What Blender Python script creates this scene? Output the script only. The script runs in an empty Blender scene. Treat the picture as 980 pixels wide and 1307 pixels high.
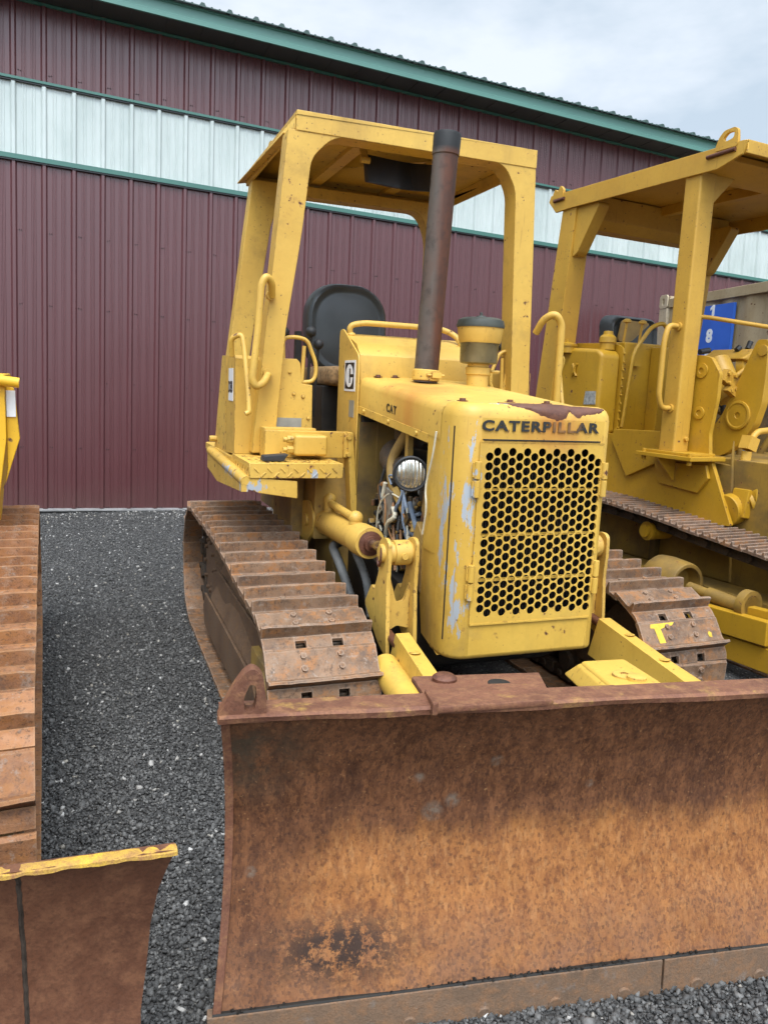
import bpy, bmesh, math, random
import numpy as np
from mathutils import Vector, Matrix

R = math.radians
random.seed(11)
rng = np.random.default_rng(5)
sc = bpy.context.scene
COL = sc.collection

# ------------------------------------------------------------------ frames
# yard frame: x right across the machines, y away towards the building, z off the sloping gravel
TM = Matrix([[0.997498, 0.067806, -0.019984], [-0.068863, 0.995934, -0.058073], [0.015966, 0.059304, 0.998112]])
BP = Vector([0.108549, 7.490109, 0.000000])


def yard(p):
    return TM @ (Vector(p) - BP)


def yard_matrix(origin, rot):
    m = (TM @ Matrix.Rotation(rot, 3, 'Z')).to_4x4()
    m.translation = yard(origin)
    return m


# ------------------------------------------------------------------ mesh builder
class MB:
    def __init__(self):
        self.v, self.f, self.m = [], [], []

    def add(self, vs, fs, mi=0):
        o = len(self.v)
        self.v += [Vector(v) for v in vs]
        self.f += [[i + o for i in f] for f in fs]
        self.m += [mi] * len(fs)
        return self

    def hexa(self, p, mi=0):
        return self.add(p, [(0, 3, 2, 1), (4, 5, 6, 7), (0, 1, 5, 4), (1, 2, 6, 5), (2, 3, 7, 6), (3, 0, 4, 7)], mi)

    def box(self, x0, x1, y0, y1, z0, z1, mi=0):
        return self.hexa([(x0, y0, z0), (x1, y0, z0), (x1, y1, z0), (x0, y1, z0),
                          (x0, y0, z1), (x1, y0, z1), (x1, y1, z1), (x0, y1, z1)], mi)

    def obox(self, c, d, rot=None, mi=0):
        a, b, e = d[0] / 2, d[1] / 2, d[2] / 2
        q = [Vector(p) for p in [(-a, -b, -e), (a, -b, -e), (a, b, -e), (-a, b, -e), (-a, -b, e), (a, -b, e), (a, b, e), (-a, b, e)]]
        if rot is not None:
            q = [rot @ p for p in q]
        return self.hexa([p + Vector(c) for p in q], mi)

    def beam(self, p0, p1, w, h, up=(0, 0, 1), mi=0):
        p0, p1 = Vector(p0), Vector(p1)
        t = (p1 - p0).normalized()
        s = t.cross(Vector(up)).normalized() * (w / 2)
        u = s.cross(t).normalized() * (h / 2)
        return self.hexa([p0 - s - u, p0 + s - u, p1 + s - u, p1 - s - u, p0 - s + u, p0 + s + u, p1 + s + u, p1 - s + u], mi)

    def prism(self, poly, axis, a0, a1, mi=0):
        def P(u, v, a):
            return {'x': (a, u, v), 'y': (u, a, v), 'z': (u, v, a)}[axis]
        n = len(poly)
        vs = [P(u, v, a0) for u, v in poly] + [P(u, v, a1) for u, v in poly]
        fs = [tuple(range(n - 1, -1, -1)), tuple(range(n, 2 * n))] + [(i, (i + 1) % n, n + (i + 1) % n, n + i) for i in range(n)]
        return self.add(vs, fs, mi)

    def cyl(self, p0, p1, r0, r1=None, n=20, mi=0):
        r1 = r0 if r1 is None else r1
        p0, p1 = Vector(p0), Vector(p1)
        t = (p1 - p0).normalized()
        a = t.orthogonal().normalized()
        b = t.cross(a)
        vs = []
        for p, r in ((p0, r0), (p1, r1)):
            vs += [p + (a * math.cos(2 * math.pi * i / n) + b * math.sin(2 * math.pi * i / n)) * r for i in range(n)]
        fs = [tuple(range(n - 1, -1, -1)), tuple(range(n, 2 * n))] + [(i, (i + 1) % n, n + (i + 1) % n, n + i) for i in range(n)]
        return self.add(vs, fs, mi)

    def lathe(self, prof, o, axis=(0, 0, 1), n=24, mi=0):
        t = Vector(axis).normalized()
        a = t.orthogonal().normalized()
        b = t.cross(a)
        o = Vector(o)
        vs, fs = [], []
        for r, h in prof:
            vs += [o + t * h + (a * math.cos(2 * math.pi * i / n) + b * math.sin(2 * math.pi * i / n)) * max(r, 1e-4) for i in range(n)]
        for k in range(len(prof) - 1):
            fs += [(k * n + i, k * n + (i + 1) % n, (k + 1) * n + (i + 1) % n, (k + 1) * n + i) for i in range(n)]
        fs += [tuple(range(n - 1, -1, -1)), tuple(range((len(prof) - 1) * n, len(prof) * n))]
        return self.add(vs, fs, mi)

    def tube(self, path, r, n=10, fil=0.0, mi=0, ridge=0.0):
        pts = fillet([Vector(p) for p in path], fil) if fil > 0 else [Vector(p) for p in path]
        if ridge > 0:
            pts = resample(pts, ridge)
        vs, fs = [], []
        t = (pts[1] - pts[0]).normalized()
        a = t.orthogonal().normalized()
        for i, p in enumerate(pts):
            t = (pts[min(i + 1, len(pts) - 1)] - pts[max(i - 1, 0)]).normalized()
            a = (a - t * a.dot(t)).normalized()
            b = t.cross(a)
            rr = r * (0.88 if (ridge > 0 and i % 2) else 1.0)
            vs += [p + (a * math.cos(2 * math.pi * k / n) + b * math.sin(2 * math.pi * k / n)) * rr for k in range(n)]
        for i in range(len(pts) - 1):
            fs += [(i * n + k, i * n + (k + 1) % n, (i + 1) * n + (k + 1) % n, (i + 1) * n + k) for k in range(n)]
        fs += [tuple(range(n - 1, -1, -1)), tuple(range((len(pts) - 1) * n, len(pts) * n))]
        return self.add(vs, fs, mi)

    def ball(self, c, r, n=12, sz=1.0, mi=0):
        prof = [(r * math.cos(math.pi * (i / 8 - .5)), r * sz * math.sin(math.pi * (i / 8 - .5))) for i in range(9)]
        return self.lathe(prof, c, n=n, mi=mi)

    def plate(self, outline, holes, th, mat4, mi=0):
        """flat plate with round or polygonal holes, thickness th along local +z"""
        cu = bpy.data.curves.new('outline', 'CURVE')
        cu.dimensions = '2D'
        cu.fill_mode = 'BOTH'
        cu.extrude = th / 2
        for poly in [outline] + list(holes):
            s = cu.splines.new('POLY')
            s.points.add(len(poly) - 1)
            for q, (x, y) in zip(s.points, poly):
                q.co = (x, y, 0, 1)
            s.use_cyclic_u = True
        ob = bpy.data.objects.new('outline', cu)
        me = bpy.data.meshes.new_from_object(ob)
        self.add([mat4 @ (v.co + Vector((0, 0, th / 2))) for v in me.vertices], [list(p.vertices) for p in me.polygons], mi)
        bpy.data.objects.remove(ob)
        bpy.data.curves.remove(cu)
        bpy.data.meshes.remove(me)
        return self

    def text(self, body, h, mat4, th=0.002, wide=1.0, bold=0.02, mi=0, gap=1.0):
        cu = bpy.data.curves.new('letters', 'FONT')
        cu.body = body
        cu.extrude = th / 2
        cu.offset = bold
        cu.resolution_u = 4
        cu.space_character = gap
        ob = bpy.data.objects.new('letters', cu)
        me = bpy.data.meshes.new_from_object(ob)
        xs = [v.co.x for v in me.vertices]
        ys = [v.co.y for v in me.vertices]
        k = h / (max(ys) - min(ys))
        cx = (min(xs) + max(xs)) / 2
        cy = (min(ys) + max(ys)) / 2
        self.add([mat4 @ Vector(((v.co.x - cx) * k * wide, (v.co.y - cy) * k, v.co.z)) for v in me.vertices],
                 [list(p.vertices) for p in me.polygons], mi)
        bpy.data.objects.remove(ob)
        bpy.data.curves.remove(cu)
        bpy.data.meshes.remove(me)
        return self

    def mesh(self, name, mats, off=(0, 0, 0), bevel=0.0, seg=2, smooth=38, bang=32):
        me = bpy.data.meshes.new(name)
        off = Vector(off)
        me.from_pydata([tuple(v - off) for v in self.v], [], self.f)
        for m in (mats if isinstance(mats, (list, tuple)) else [mats]):
            me.materials.append(m)
        if len(set(self.m)) > 1:
            me.polygons.foreach_set('material_index', self.m)
        bm = bmesh.new()
        bm.from_mesh(me)
        bmesh.ops.remove_doubles(bm, verts=bm.verts, dist=1e-5)
        bmesh.ops.recalc_face_normals(bm, faces=bm.faces)
        if bevel > 0:
            es = [e for e in bm.edges if len(e.link_faces) == 2 and e.calc_face_angle(0) > R(bang)]
            bmesh.ops.bevel(bm, geom=es, offset=bevel, segments=seg, profile=0.5, affect='EDGES', clamp_overlap=True)
        bm.to_mesh(me)
        bm.free()
        me.polygons.foreach_set('use_smooth', [True] * len(me.polygons))
        me.set_sharp_from_angle(angle=R(smooth))
        return me

    def build(self, name, mats, parent=None, off=None, **k):
        if off is None:
            off = parent_off(parent)
        o = bpy.data.objects.new(name, self.mesh(name, mats, off, **k))
        COL.objects.link(o)
        if parent is not None:
            o.parent = parent
        if k.get('bevel', 0) > 0:
            w = o.modifiers.new('weighted', 'WEIGHTED_NORMAL')
            w.keep_sharp = True
            w.weight = 80
        return o


OFFS = {}


def parent_off(p):
    while p is not None:
        if p.name in OFFS:
            return OFFS[p.name]
        p = p.parent
    return (0, 0, 0)


def fillet(pts, r, seg=5):
    out = [pts[0]]
    for i in range(1, len(pts) - 1):
        a, b, c = pts[i - 1], pts[i], pts[i + 1]
        d = min(r, (a - b).length * .48, (c - b).length * .48)
        p, q = b + (a - b).normalized() * d, b + (c - b).normalized() * d
        for k in range(seg + 1):
            t = k / seg
            out.append(p * (1 - t) ** 2 + b * 2 * t * (1 - t) + q * t * t)
    return out + [pts[-1]]


def resample(pts, step):
    out = [pts[0]]
    acc = 0
    for a, b in zip(pts, pts[1:]):
        L = (b - a).length
        s = step - acc
        while s < L:
            out.append(a + (b - a) * (s / L))
            s += step
        acc = L - (s - step)
    return out


def circ(cx, cy, r, n=16, a0=0.0):
    return [(cx + r * math.cos(a0 + 2 * math.pi * i / n), cy + r * math.sin(a0 + 2 * math.pi * i / n)) for i in range(n)]


def rrect(x0, x1, y0, y1, r, n=5):
    out = []
    for cx, cy, a in ((x1 - r, y1 - r, 0), (x0 + r, y1 - r, 90), (x0 + r, y0 + r, 180), (x1 - r, y0 + r, 270)):
        out += [(cx + r * math.cos(R(a + 90 * i / n)), cy + r * math.sin(R(a + 90 * i / n))) for i in range(n + 1)]
    return out


def smooth2(pts, r, seg=5):
    """round the corners of a closed 2-d polygon; pts are (x, y) or (x, y, radius)"""
    n = len(pts)
    out = []
    for i in range(n):
        a, b, c = Vector(pts[i - 1][:2]), Vector(pts[i][:2]), Vector(pts[(i + 1) % n][:2])
        rr = pts[i][2] if len(pts[i]) > 2 else r
        if rr <= 0:
            out.append(tuple(b))
            continue
        d = min(rr, (a - b).length * .45, (c - b).length * .45)
        p, q = b + (a - b).normalized() * d, b + (c - b).normalized() * d
        for k in range(seg + 1):
            t = k / seg
            out.append(tuple(p * (1 - t) ** 2 + b * 2 * t * (1 - t) + q * t * t))
    return out


def M_yz(x):   # plate drawn in (y, z), thickness towards +x
    return Matrix(((0, 0, 1, x), (1, 0, 0, 0), (0, 1, 0, 0), (0, 0, 0, 1)))


def M_xz(y):   # plate drawn in (x, z), thickness towards -y
    return Matrix(((1, 0, 0, 0), (0, 0, -1, y), (0, 1, 0, 0), (0, 0, 0, 1)))


def thing(name, label, cat, frame, group=None, off=(0, 0, 0)):
    o = bpy.data.objects.new(name, None)
    COL.objects.link(o)
    m = yard_matrix(frame[0], frame[1])
    m.translation = m.translation + m.to_3x3() @ Vector(off)
    o.matrix_world = m
    o.empty_display_size = .2
    o['label'] = label
    o['category'] = cat
    if group:
        o['group'] = group
    OFFS[o.name] = off
    return o


# ------------------------------------------------------------------ materials
class NT:
    def __init__(self, name):
        self.mat = bpy.data.materials.new(name)
        self.mat.use_nodes = True
        self.t = self.mat.node_tree
        self.b = self.t.nodes['Principled BSDF']
        self.tc = self.n('ShaderNodeTexCoord')
        self.obj = self.tc.outputs['Object']

    def n(self, typ, **kw):
        nd = self.t.nodes.new(typ)
        for k, v in kw.items():
            setattr(nd, k, v)
        return nd

    def link(self, a, b):
        self.t.links.new(a, b)

    def setin(self, sock, v):
        if hasattr(v, 'is_linked'):
            self.link(v, sock)
        else:
            sock.default_value = v

    def mapping(self, scale=(1, 1, 1), loc=(0, 0, 0), rot=(0, 0, 0), src=None):
        m = self.n('ShaderNodeMapping')
        m.inputs['Scale'].default_value = scale
        m.inputs['Location'].default_value = loc
        m.inputs['Rotation'].default_value = rot
        self.link(src or self.obj, m.inputs['Vector'])
        return m.outputs[0]

    def noise(self, scale, detail=4, rough=.55, vec=None, dist=0.0):
        x = self.n('ShaderNodeTexNoise')
        x.inputs['Scale'].default_value = scale
        x.inputs['Detail'].default_value = detail
        x.inputs['Roughness'].default_value = rough
        x.inputs['Distortion'].default_value = dist
        self.link(vec or self.obj, x.inputs['Vector'])
        return x.outputs['Fac']

    def ramp(self, fac, lo, hi, a=0.0, b=1.0):
        x = self.n('ShaderNodeMapRange')
        x.clamp = True
        self.setin(x.inputs[0], fac)
        for i, v in enumerate((lo, hi, a, b)):
            x.inputs[i + 1].default_value = v
        return x.outputs[0]

    def math(self, op, a, b=0.0, c=0.0):
        x = self.n('ShaderNodeMath', operation=op)
        self.setin(x.inputs[0], a)
        self.setin(x.inputs[1], b)
        self.setin(x.inputs[2], c)
        return x.outputs[0]

    def mix(self, fac, a, b, mode='MIX'):
        x = self.n('ShaderNodeMix', data_type='RGBA', blend_type=mode)
        self.setin(x.inputs[0], fac)
        self.setin(x.inputs[6], a if hasattr(a, 'is_linked') else tuple(a) + (1,))
        self.setin(x.inputs[7], b if hasattr(b, 'is_linked') else tuple(b) + (1,))
        return x.outputs[2]

    def xyz(self):
        s = self.n('ShaderNodeSeparateXYZ')
        self.link(self.obj, s.inputs[0])
        return s.outputs

    def spot(self, c, r, soft=.5):
        """soft ellipsoid mask round point c"""
        m = self.n('ShaderNodeVectorMath', operation='SUBTRACT')
        self.link(self.obj, m.inputs[0])
        m.inputs[1].default_value = c
        d = self.n('ShaderNodeVectorMath', operation='DIVIDE')
        self.link(m.outputs[0], d.inputs[0])
        d.inputs[1].default_value = r
        ln = self.n('ShaderNodeVectorMath', operation='LENGTH')
        self.link(d.outputs[0], ln.inputs[0])
        return self.ramp(ln.outputs['Value'], 1.0, soft, 0, 1)

    def bump(self, h, strength=.2, dist=.002):
        x = self.n('ShaderNodeBump')
        x.inputs['Strength'].default_value = strength
        x.inputs['Distance'].default_value = dist
        self.link(h, x.inputs['Height'])
        self.link(x.outputs[0], self.b.inputs['Normal'])

    def cells(self, scale, warp=0.0, vec=None):
        """voronoi cells: distance to the seed and one random number per cell"""
        v = vec or self.obj
        if warp:
            nz = self.n('ShaderNodeTexNoise')
            nz.inputs['Scale'].default_value = scale * 1.6
            nz.inputs['Detail'].default_value = 4
            self.link(v, nz.inputs['Vector'])
            k = self.n('ShaderNodeVectorMath', operation='MULTIPLY_ADD')
            self.link(nz.outputs['Color'], k.inputs[0])
            k.inputs[1].default_value = (warp, warp, warp)
            self.link(v, k.inputs[2])
            v = k.outputs[0]
        x = self.n('ShaderNodeTexVoronoi')
        x.inputs['Scale'].default_value = scale
        self.link(v, x.inputs['Vector'])
        sp = self.n('ShaderNodeSeparateColor')
        self.link(x.outputs['Color'], sp.inputs[0])
        return x.outputs['Distance'], sp.outputs[0], sp.outputs[1]

    def shift(self, rnd):
        m = self.n('ShaderNodeVectorMath', operation='ADD')
        self.link(self.obj, m.inputs[0])
        k = self.n('ShaderNodeMath', operation='MULTIPLY')
        self.link(rnd, k.inputs[0])
        k.inputs[1].default_value = 37.0
        self.link(k.outputs[0], m.inputs[1])
        return m.outputs[0]

    def edge(self, r=.006):
        """worn-edge mask from the geometry's own edges"""
        bv = self.n('ShaderNodeBevel', samples=3)
        bv.inputs['Radius'].default_value = r
        g = self.n('ShaderNodeNewGeometry')
        d = self.n('ShaderNodeVectorMath', operation='DOT_PRODUCT')
        self.link(bv.outputs[0], d.inputs[0])
        self.link(g.outputs['Normal'], d.inputs[1])
        return self.ramp(d.outputs['Value'], .96, .82, 0, 1)

    def out(self, col, rough, metal=0.0):
        self.setin(self.b.inputs['Base Color'], col if hasattr(col, 'is_linked') else tuple(col) + (1,))
        self.setin(self.b.inputs['Roughness'], rough)
        self.setin(self.b.inputs['Metallic'], metal)
        return self.mat


def plain(name, col, rough=.5, metal=0.0, var=.25, scale=20, bump=0.0):
    t = NT(name)
    n = t.noise(scale, 5)
    c = t.mix(t.ramp(n, .3, .7), [x * (1 - var) for x in col], [x * (1 + var) for x in col])
    if bump:
        t.bump(t.noise(scale * 6, 3), bump, .003)
    return t.out(c, t.ramp(n, .2, .8, max(.05, rough - .1), min(1, rough + .1)), metal)


def paint(name, base, rust=.5, chip=.5, rough=.42, stains=(), primer=None, dirt=.5, dusty=None, edge=True):
    """old enamel: faded patches, streaks, rust pin-holes, chipped edges, optional bare-metal scrapes and stains"""
    t = NT(name)
    big = t.noise(2.6, 4)
    c = t.mix(t.ramp(big, .3, .72), [base[0] * .86, base[1] * .82, base[2] * .8], [min(1, base[0] * 1.08), base[1] * 1.1, base[2] * 1.25])
    fine = t.noise(55, 6, .65)
    c = t.mix(t.ramp(fine, .35, .75, 0, .16), c, [base[0] * .55, base[1] * .48, base[2] * .4])
    streak = t.noise(9, 5, .6, t.mapping((1, 1, .16)))
    c = t.mix(t.ramp(streak, .52, .74, 0, .42 * dirt), c, (.20, .115, .035))
    grime = t.noise(5.5, 7, .7)
    c = t.mix(t.ramp(grime, .54, .75, 0, .55 * dirt), c, (.13, .085, .04))
    if dusty:
        c = t.mix(t.ramp(t.noise(4, 6, .65), .4, .62, 0, .85), c, dusty)
    rmask = t.ramp(t.noise(33, 2, .5), .715 - .05 * rust, .74 - .05 * rust, 0, 1)
    rmask = t.math('MULTIPLY', rmask, t.ramp(t.noise(3.1, 3), .44, .56))
    halo = t.ramp(t.noise(33, 2, .5), .64 - .05 * rust, .74 - .05 * rust, 0, .5)
    halo = t.math('MULTIPLY', halo, t.ramp(t.noise(3.1, 3), .44, .56))
    c = t.mix(halo, c, (.33, .15, .035))
    for cc, rr, colr, amt in stains:
        m = t.math('MULTIPLY', t.spot(cc, rr, .15), t.ramp(t.noise(14, 5, .6, t.mapping((1, 1, .2))), .3, .62, .25, 1))
        c = t.mix(t.math('MULTIPLY', m, amt), c, colr)
    if primer:
        nz = t.noise(38, 9, .74, t.mapping((1, 1, .24)))
        tot = None
        for cc, rr in primer:
            m = t.spot(cc, rr, .1)
            tot = m if tot is None else t.math('MAXIMUM', tot, m)
        m = t.math('MULTIPLY', t.ramp(t.math('ADD', nz, t.math('MULTIPLY', tot, .21)), .655, .667), t.ramp(tot, .02, .1))
        c = t.mix(m, c, (.36, .39, .42))
    c = t.mix(t.ramp(t.noise(85, 2, .5), .69, .74, 0, .55), c, (.17, .085, .03))
    c = t.mix(t.ramp(t.noise(24, 8, .8), .60, .76, 0, .35), c, (.26, .15, .04))
    zone = t.ramp(t.noise(3.4, 5, .65), .50, .56)
    d1, r1, q1 = t.cells(30, .03)
    chips = t.math('LESS_THAN', d1, t.math('MULTIPLY', t.ramp(r1, .90 - .22 * rust, 1.0), .21))
    halo1 = t.math('LESS_THAN', d1, t.math('MULTIPLY', t.ramp(r1, .90 - .22 * rust, 1.0), .30))
    d2, r2, q2 = t.cells(95, .01)
    specks = t.math('LESS_THAN', d2, t.math('MULTIPLY', t.ramp(r2, .91 - .15 * rust, 1.0), .36))
    specks = t.math('MULTIPLY', specks, t.ramp(t.noise(4.1, 4), .47, .58))
    c = t.mix(t.math('MULTIPLY', t.math('MULTIPLY', halo1, zone), .75), c, (.34, .16, .04))
    c = t.mix(t.math('MULTIPLY', specks, .8), c, (.12, .055, .025))
    scr = t.noise(60, 3, .5, t.mapping((1, 1, .05), rot=(.35, .2, 0)))
    c = t.mix(t.math('MULTIPLY', t.ramp(scr, .69, .72), .5), c, [base[0] * .62, base[1] * .55, base[2] * .6])
    rm = t.math('MAXIMUM', rmask, t.math('MULTIPLY', chips, zone))
    if edge:
        ed = t.math('MULTIPLY', t.edge(.007), t.ramp(t.noise(16, 5, .7), .62 - .12 * chip, .70 - .12 * chip))
        rm = t.math('MAXIMUM', rm, ed)
    c = t.mix(rm, c, (.085, .034, .018))
    t.bump(t.math('ADD', t.math('MULTIPLY', t.noise(70, 3), .5), t.math('ADD', t.math('MULTIPLY', rm, -1.0), t.math('MULTIPLY', t.noise(7, 2), 2.2))), .25, .002)
    ro = t.ramp(t.math('MAXIMUM', t.math('MAXIMUM', rm, t.ramp(grime, .5, .7, 0, .6)), t.ramp(big, .3, .8, 0, .3)), 0, 1, rough, .85)
    return t.out(c, ro)


def rusty(name, a, b, d, scale=4.0, rough=.75, light=None, stretch=(1, 1, 1), bump=.5, edge=None):
    """bare rusted steel between three tones"""
    t = NT(name)
    v = t.mapping(stretch)
    n1 = t.noise(scale, 7, .65, v, .4)
    n2 = t.noise(scale * 7, 6, .7)
    c = t.mix(t.ramp(n1, .36, .62), a, b)
    c = t.mix(t.ramp(n2, .46, .66, 0, .75), c, d)
    if light:
        c = t.mix(t.ramp(t.noise(scale * 3.1, 6, .7, v), .58, .70, 0, .7), c, light)
    c = t.mix(t.ramp(t.noise(scale * 40, 3), .45, .72, 0, .4), c, [x * .4 for x in a])
    if edge:
        oi = t.n('ShaderNodeObjectInfo')
        rnd = oi.outputs['Random']
        big = t.noise(scale * 1.7, 5, .7, t.mapping((1, 1, 1), src=t.shift(rnd)))
        c = t.mix(t.ramp(big, .44, .64, 0, .7), c, [x * 1.4 for x in b])
        c = t.mix(t.ramp(big, .44, .30, 0, .75), c, (.075, .052, .042))
        c = t.mix(t.ramp(t.noise(scale * 3, 7, .75, t.shift(rnd)), .50, .60, 0, .9), c, (.34, .145, .045))
        c = t.mix(t.ramp(t.noise(scale * 5, 7, .8, t.shift(rnd)), .56, .64, 0, .7), c, (.33, .265, .21))
        c = t.mix(t.ramp(t.noise(scale * 12, 5, .8), .54, .64, 0, .75), c, (.050, .030, .020))
        c = t.mix(t.ramp(rnd, 0, 1, 0, .35), c, [x * .6 for x in a])
        c = t.mix(t.math('MULTIPLY', t.edge(.008), .75), c, edge)
    t.bump(t.math('ADD', t.noise(scale * 14, 5, .7), t.math('MULTIPLY', t.noise(scale * 50, 3), .5)), bump, .003)
    return t.out(c, t.ramp(n2, .3, .7, rough - .12, rough + .12), .15)


YEL = (.63, .39, .058)
m_yel = paint('old_yellow_enamel', YEL, rust=.5, chip=.55, dirt=.5)
m_hood = paint('hood_enamel', (.65, .41, .076), rust=.35, chip=.4, dirt=.5, stains=[
    ((-.27, -.44, 1.19), (.12, .14, .30), (.46, .17, .032), 1.0), ((-.26, -.40, 1.2), (.14, .26, .24), (.52, .27, .05), .7),
    ((-.17, -.31, 1.26), (.20, .22, .08), (.46, .19, .04), 1.0), ((-.07, -.12, 1.28), (.09, .10, .05), (.20, .075, .025), .9)])
m_guard = paint('radiator_guard_enamel', (.64, .398, .062), rust=.3, chip=.5, dirt=.6, primer=[
    ((-.275, -.79, .86), (.05, .06, .30)), ((-.265, -.86, .62), (.05, .07, .2)), ((-.225, -.87, .93), (.035, .05, .3)),
    ((-.24, -.86, .56), (.05, .07, .12)), ((-.225, -.87, 1.06), (.02, .05, .07)), ((-.12, -.83, 1.215), (.13, .04, .012))], stains=[
    ((.07, -.87, 1.14), (.13, .08, .10), (.42, .135, .025), 1.0), ((.0, -.87, 1.115), (.32, .08, .045), (.52, .25, .04), .75),
    ((-.275, -.70, .45), (.06, .12, .2), (.16, .08, .03), .8)])
m_fender = paint('fender_enamel', (.64, .398, .066), rust=1.0, chip=1.0, dirt=.7, primer=[((-.75, -.09, .85), (.1, .1, .05)), ((-.5, -.1, .9), (.05, .05, .04)), ((-.79, .2, .88), (.06, .3, .04))])
m_rops = paint('canopy_enamel', (.64, .395, .064), rust=.2, chip=.9, dirt=.7)
m_dirtyel = paint('greasy_yellow_enamel', (.42, .26, .05), rust=.8, chip=.9, dirt=1.0, rough=.6, dusty=(.15, .10, .05))
m_arm = paint('push_arm_enamel', (.62, .39, .062), rust=.4, chip=.7, dirt=.7)
m_bracket = paint('worn_bracket_enamel', (.64, .40, .075), rust=.6, chip=1.0, dirt=.55)
m_ochre = paint('ochre_enamel', (.47, .26, .014), rust=.05, chip=.25, dirt=.4, rough=.38)
m_ochrel = paint('ochre_canopy_enamel', (.54, .305, .034), rust=.1, chip=.3, dirt=.35, rough=.5)
m_ochredirt = paint('muddy_ochre_enamel', (.31, .18, .022), rust=.4, chip=.5, dirt=1.0, rough=.65, dusty=(.14, .085, .022))
m_leftyel = paint('bright_yellow_enamel', (.78, .46, .02), rust=.3, chip=.7, dirt=.25)
m_shoe = rusty('track_shoe_steel', (.125, .070, .039), (.222, .135, .080), (.29, .132, .050), 5.0, .62, light=(.32, .25, .19), edge=(.42, .31, .23))
m_shoe_l = rusty('orange_rust_shoe_steel', (.20, .082, .034), (.31, .150, .070), (.40, .16, .05), 5.0, .7, light=(.42, .32, .24), edge=(.35, .2, .1))
m_shoe_r = rusty('worn_narrow_shoe_steel', (.10, .058, .038), (.20, .125, .085), (.27, .15, .08), 6.0, .6, light=(.42, .40, .38), edge=(.4, .3, .22))
m_chain = rusty('greasy_chain_steel', (.035, .025, .018), (.07, .048, .03), (.12, .07, .035), 9, .7)
m_mud = rusty('dried_mud_steel', (.105, .058, .032), (.165, .10, .058), (.22, .12, .055), 3.5, .85)
m_dark = plain('oily_steel_and_dark_liner', (.018, .015, .012), .6, .2, .5, 14, .2)
m_blackp = plain('black_rubber', (.02, .02, .021), .55, 0, .3, 10)
m_vinyl = plain('black_vinyl', (.042, .045, .044), .36, 0, .25, 6, .05)
m_foam = plain('torn_seat_foam', (.28, .17, .075), .95, 0, .5, 60, .8)
m_chrome = plain('chromed_rod', (.55, .5, .45), .22, 1.0, .2, 30)
m_greyhose = plain('grey_ribbed_hose', (.15, .148, .14), .6, 0, .3, 25)
m_white = plain('white_decal', (.75, .76, .76), .4, 0, .06, 30)
m_black = plain('black_ink_and_gap_shade', (.012, .012, .013), .45, 0, .3, 30)
m_worn = NT('worn_black_lettering')
_k = m_worn.math('MULTIPLY', m_worn.spot((.09, -.87, 1.17), (.075, .06, .08), .1), m_worn.ramp(m_worn.noise(30, 5, .6, m_worn.mapping((1, 1, .4))), .36, .56))
_k = m_worn.math('MAXIMUM', _k, m_worn.ramp(m_worn.noise(60, 4), .66, .7, 0, .6))
m_worn = m_worn.out(m_worn.mix(_k, (.022, .022, .02), (.42, .19, .045)), .5)
m_plateg = plain('bare_data_plate', (.30, .29, .25), .5, .3, .3, 12)
m_stack = NT('exhaust_steel')
_s = m_stack
_c = _s.mix(_s.ramp(_s.noise(6, 6, .65, _s.mapping((1, 1, .35))), .38, .6), (.05, .027, .020), (.135, .045, .021))
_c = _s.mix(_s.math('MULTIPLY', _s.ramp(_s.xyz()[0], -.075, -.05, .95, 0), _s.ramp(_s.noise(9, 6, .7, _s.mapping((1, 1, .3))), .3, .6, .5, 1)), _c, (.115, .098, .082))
_c = _s.mix(_s.ramp(_s.noise(30, 4), .5, .7, 0, .5), _c, (.03, .02, .016))
_c = _s.mix(_s.ramp(_s.xyz()[2], 2.13, 2.15), _c, (.022, .022, .022))
_s.bump(_s.noise(60, 5, .7), .35, .002)
m_stack = _s.out(_c, .55, .3)
m_bowl = plain('dusty_clear_bowl', (.13, .105, .055), .3, 0, .4, 12)
m_lens = NT('sealed_beam_lens')
m_lens.b.inputs['Coat Weight'].default_value = 1.0
m_lens.bump(m_lens.math('SINE', m_lens.math('MULTIPLY', m_lens.xyz()[0], 520.0)), .6, .002)
m_lens = m_lens.out(m_lens.mix(m_lens.ramp(m_lens.noise(25, 4), .4, .6), (.36, .34, .28), (.60, .58, .52)), .16, .75)
m_rustscab = rusty('bare_rust_scab', (.090, .032, .018), (.135, .050, .028), (.18, .07, .035), 5, .5, bump=.15)
m_wire = {k: plain(k + '_wire', c, .5) for k, c in dict(white=(.6, .55, .42), blue=(.16, .2, .26), black=(.02, .02, .02), copper=(.3, .14, .05)).items()}
m_clut = NT('engine_fittings')
_g = m_clut.n('ShaderNodeNewGeometry')
_r = m_clut.n('ShaderNodeValToRGB')
m_clut.link(_g.outputs['Random Per Island'], _r.inputs[0])
_r.color_ramp.interpolation = 'CONSTANT'
for p, cc in ((0, (.015, .013, .012)), (.35, (.09, .06, .03)), (.55, (.32, .19, .045)), (.7, (.22, .21, .19)), (.8, (.05, .045, .04)), (.9, (.17, .075, .035))):
    e = _r.color_ramp.elements.new(p) if p else _r.color_ramp.elements[0]
    e.position = p
    e.color = cc + (1,)
_r.color_ramp.elements[-1].color = (.17, .075, .035, 1)
m_clut = m_clut.out(m_clut.mix(m_clut.ramp(m_clut.noise(40, 5), .45, .65, 0, .6), _r.outputs[0], (.03, .022, .015)), .45, .25)


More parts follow.
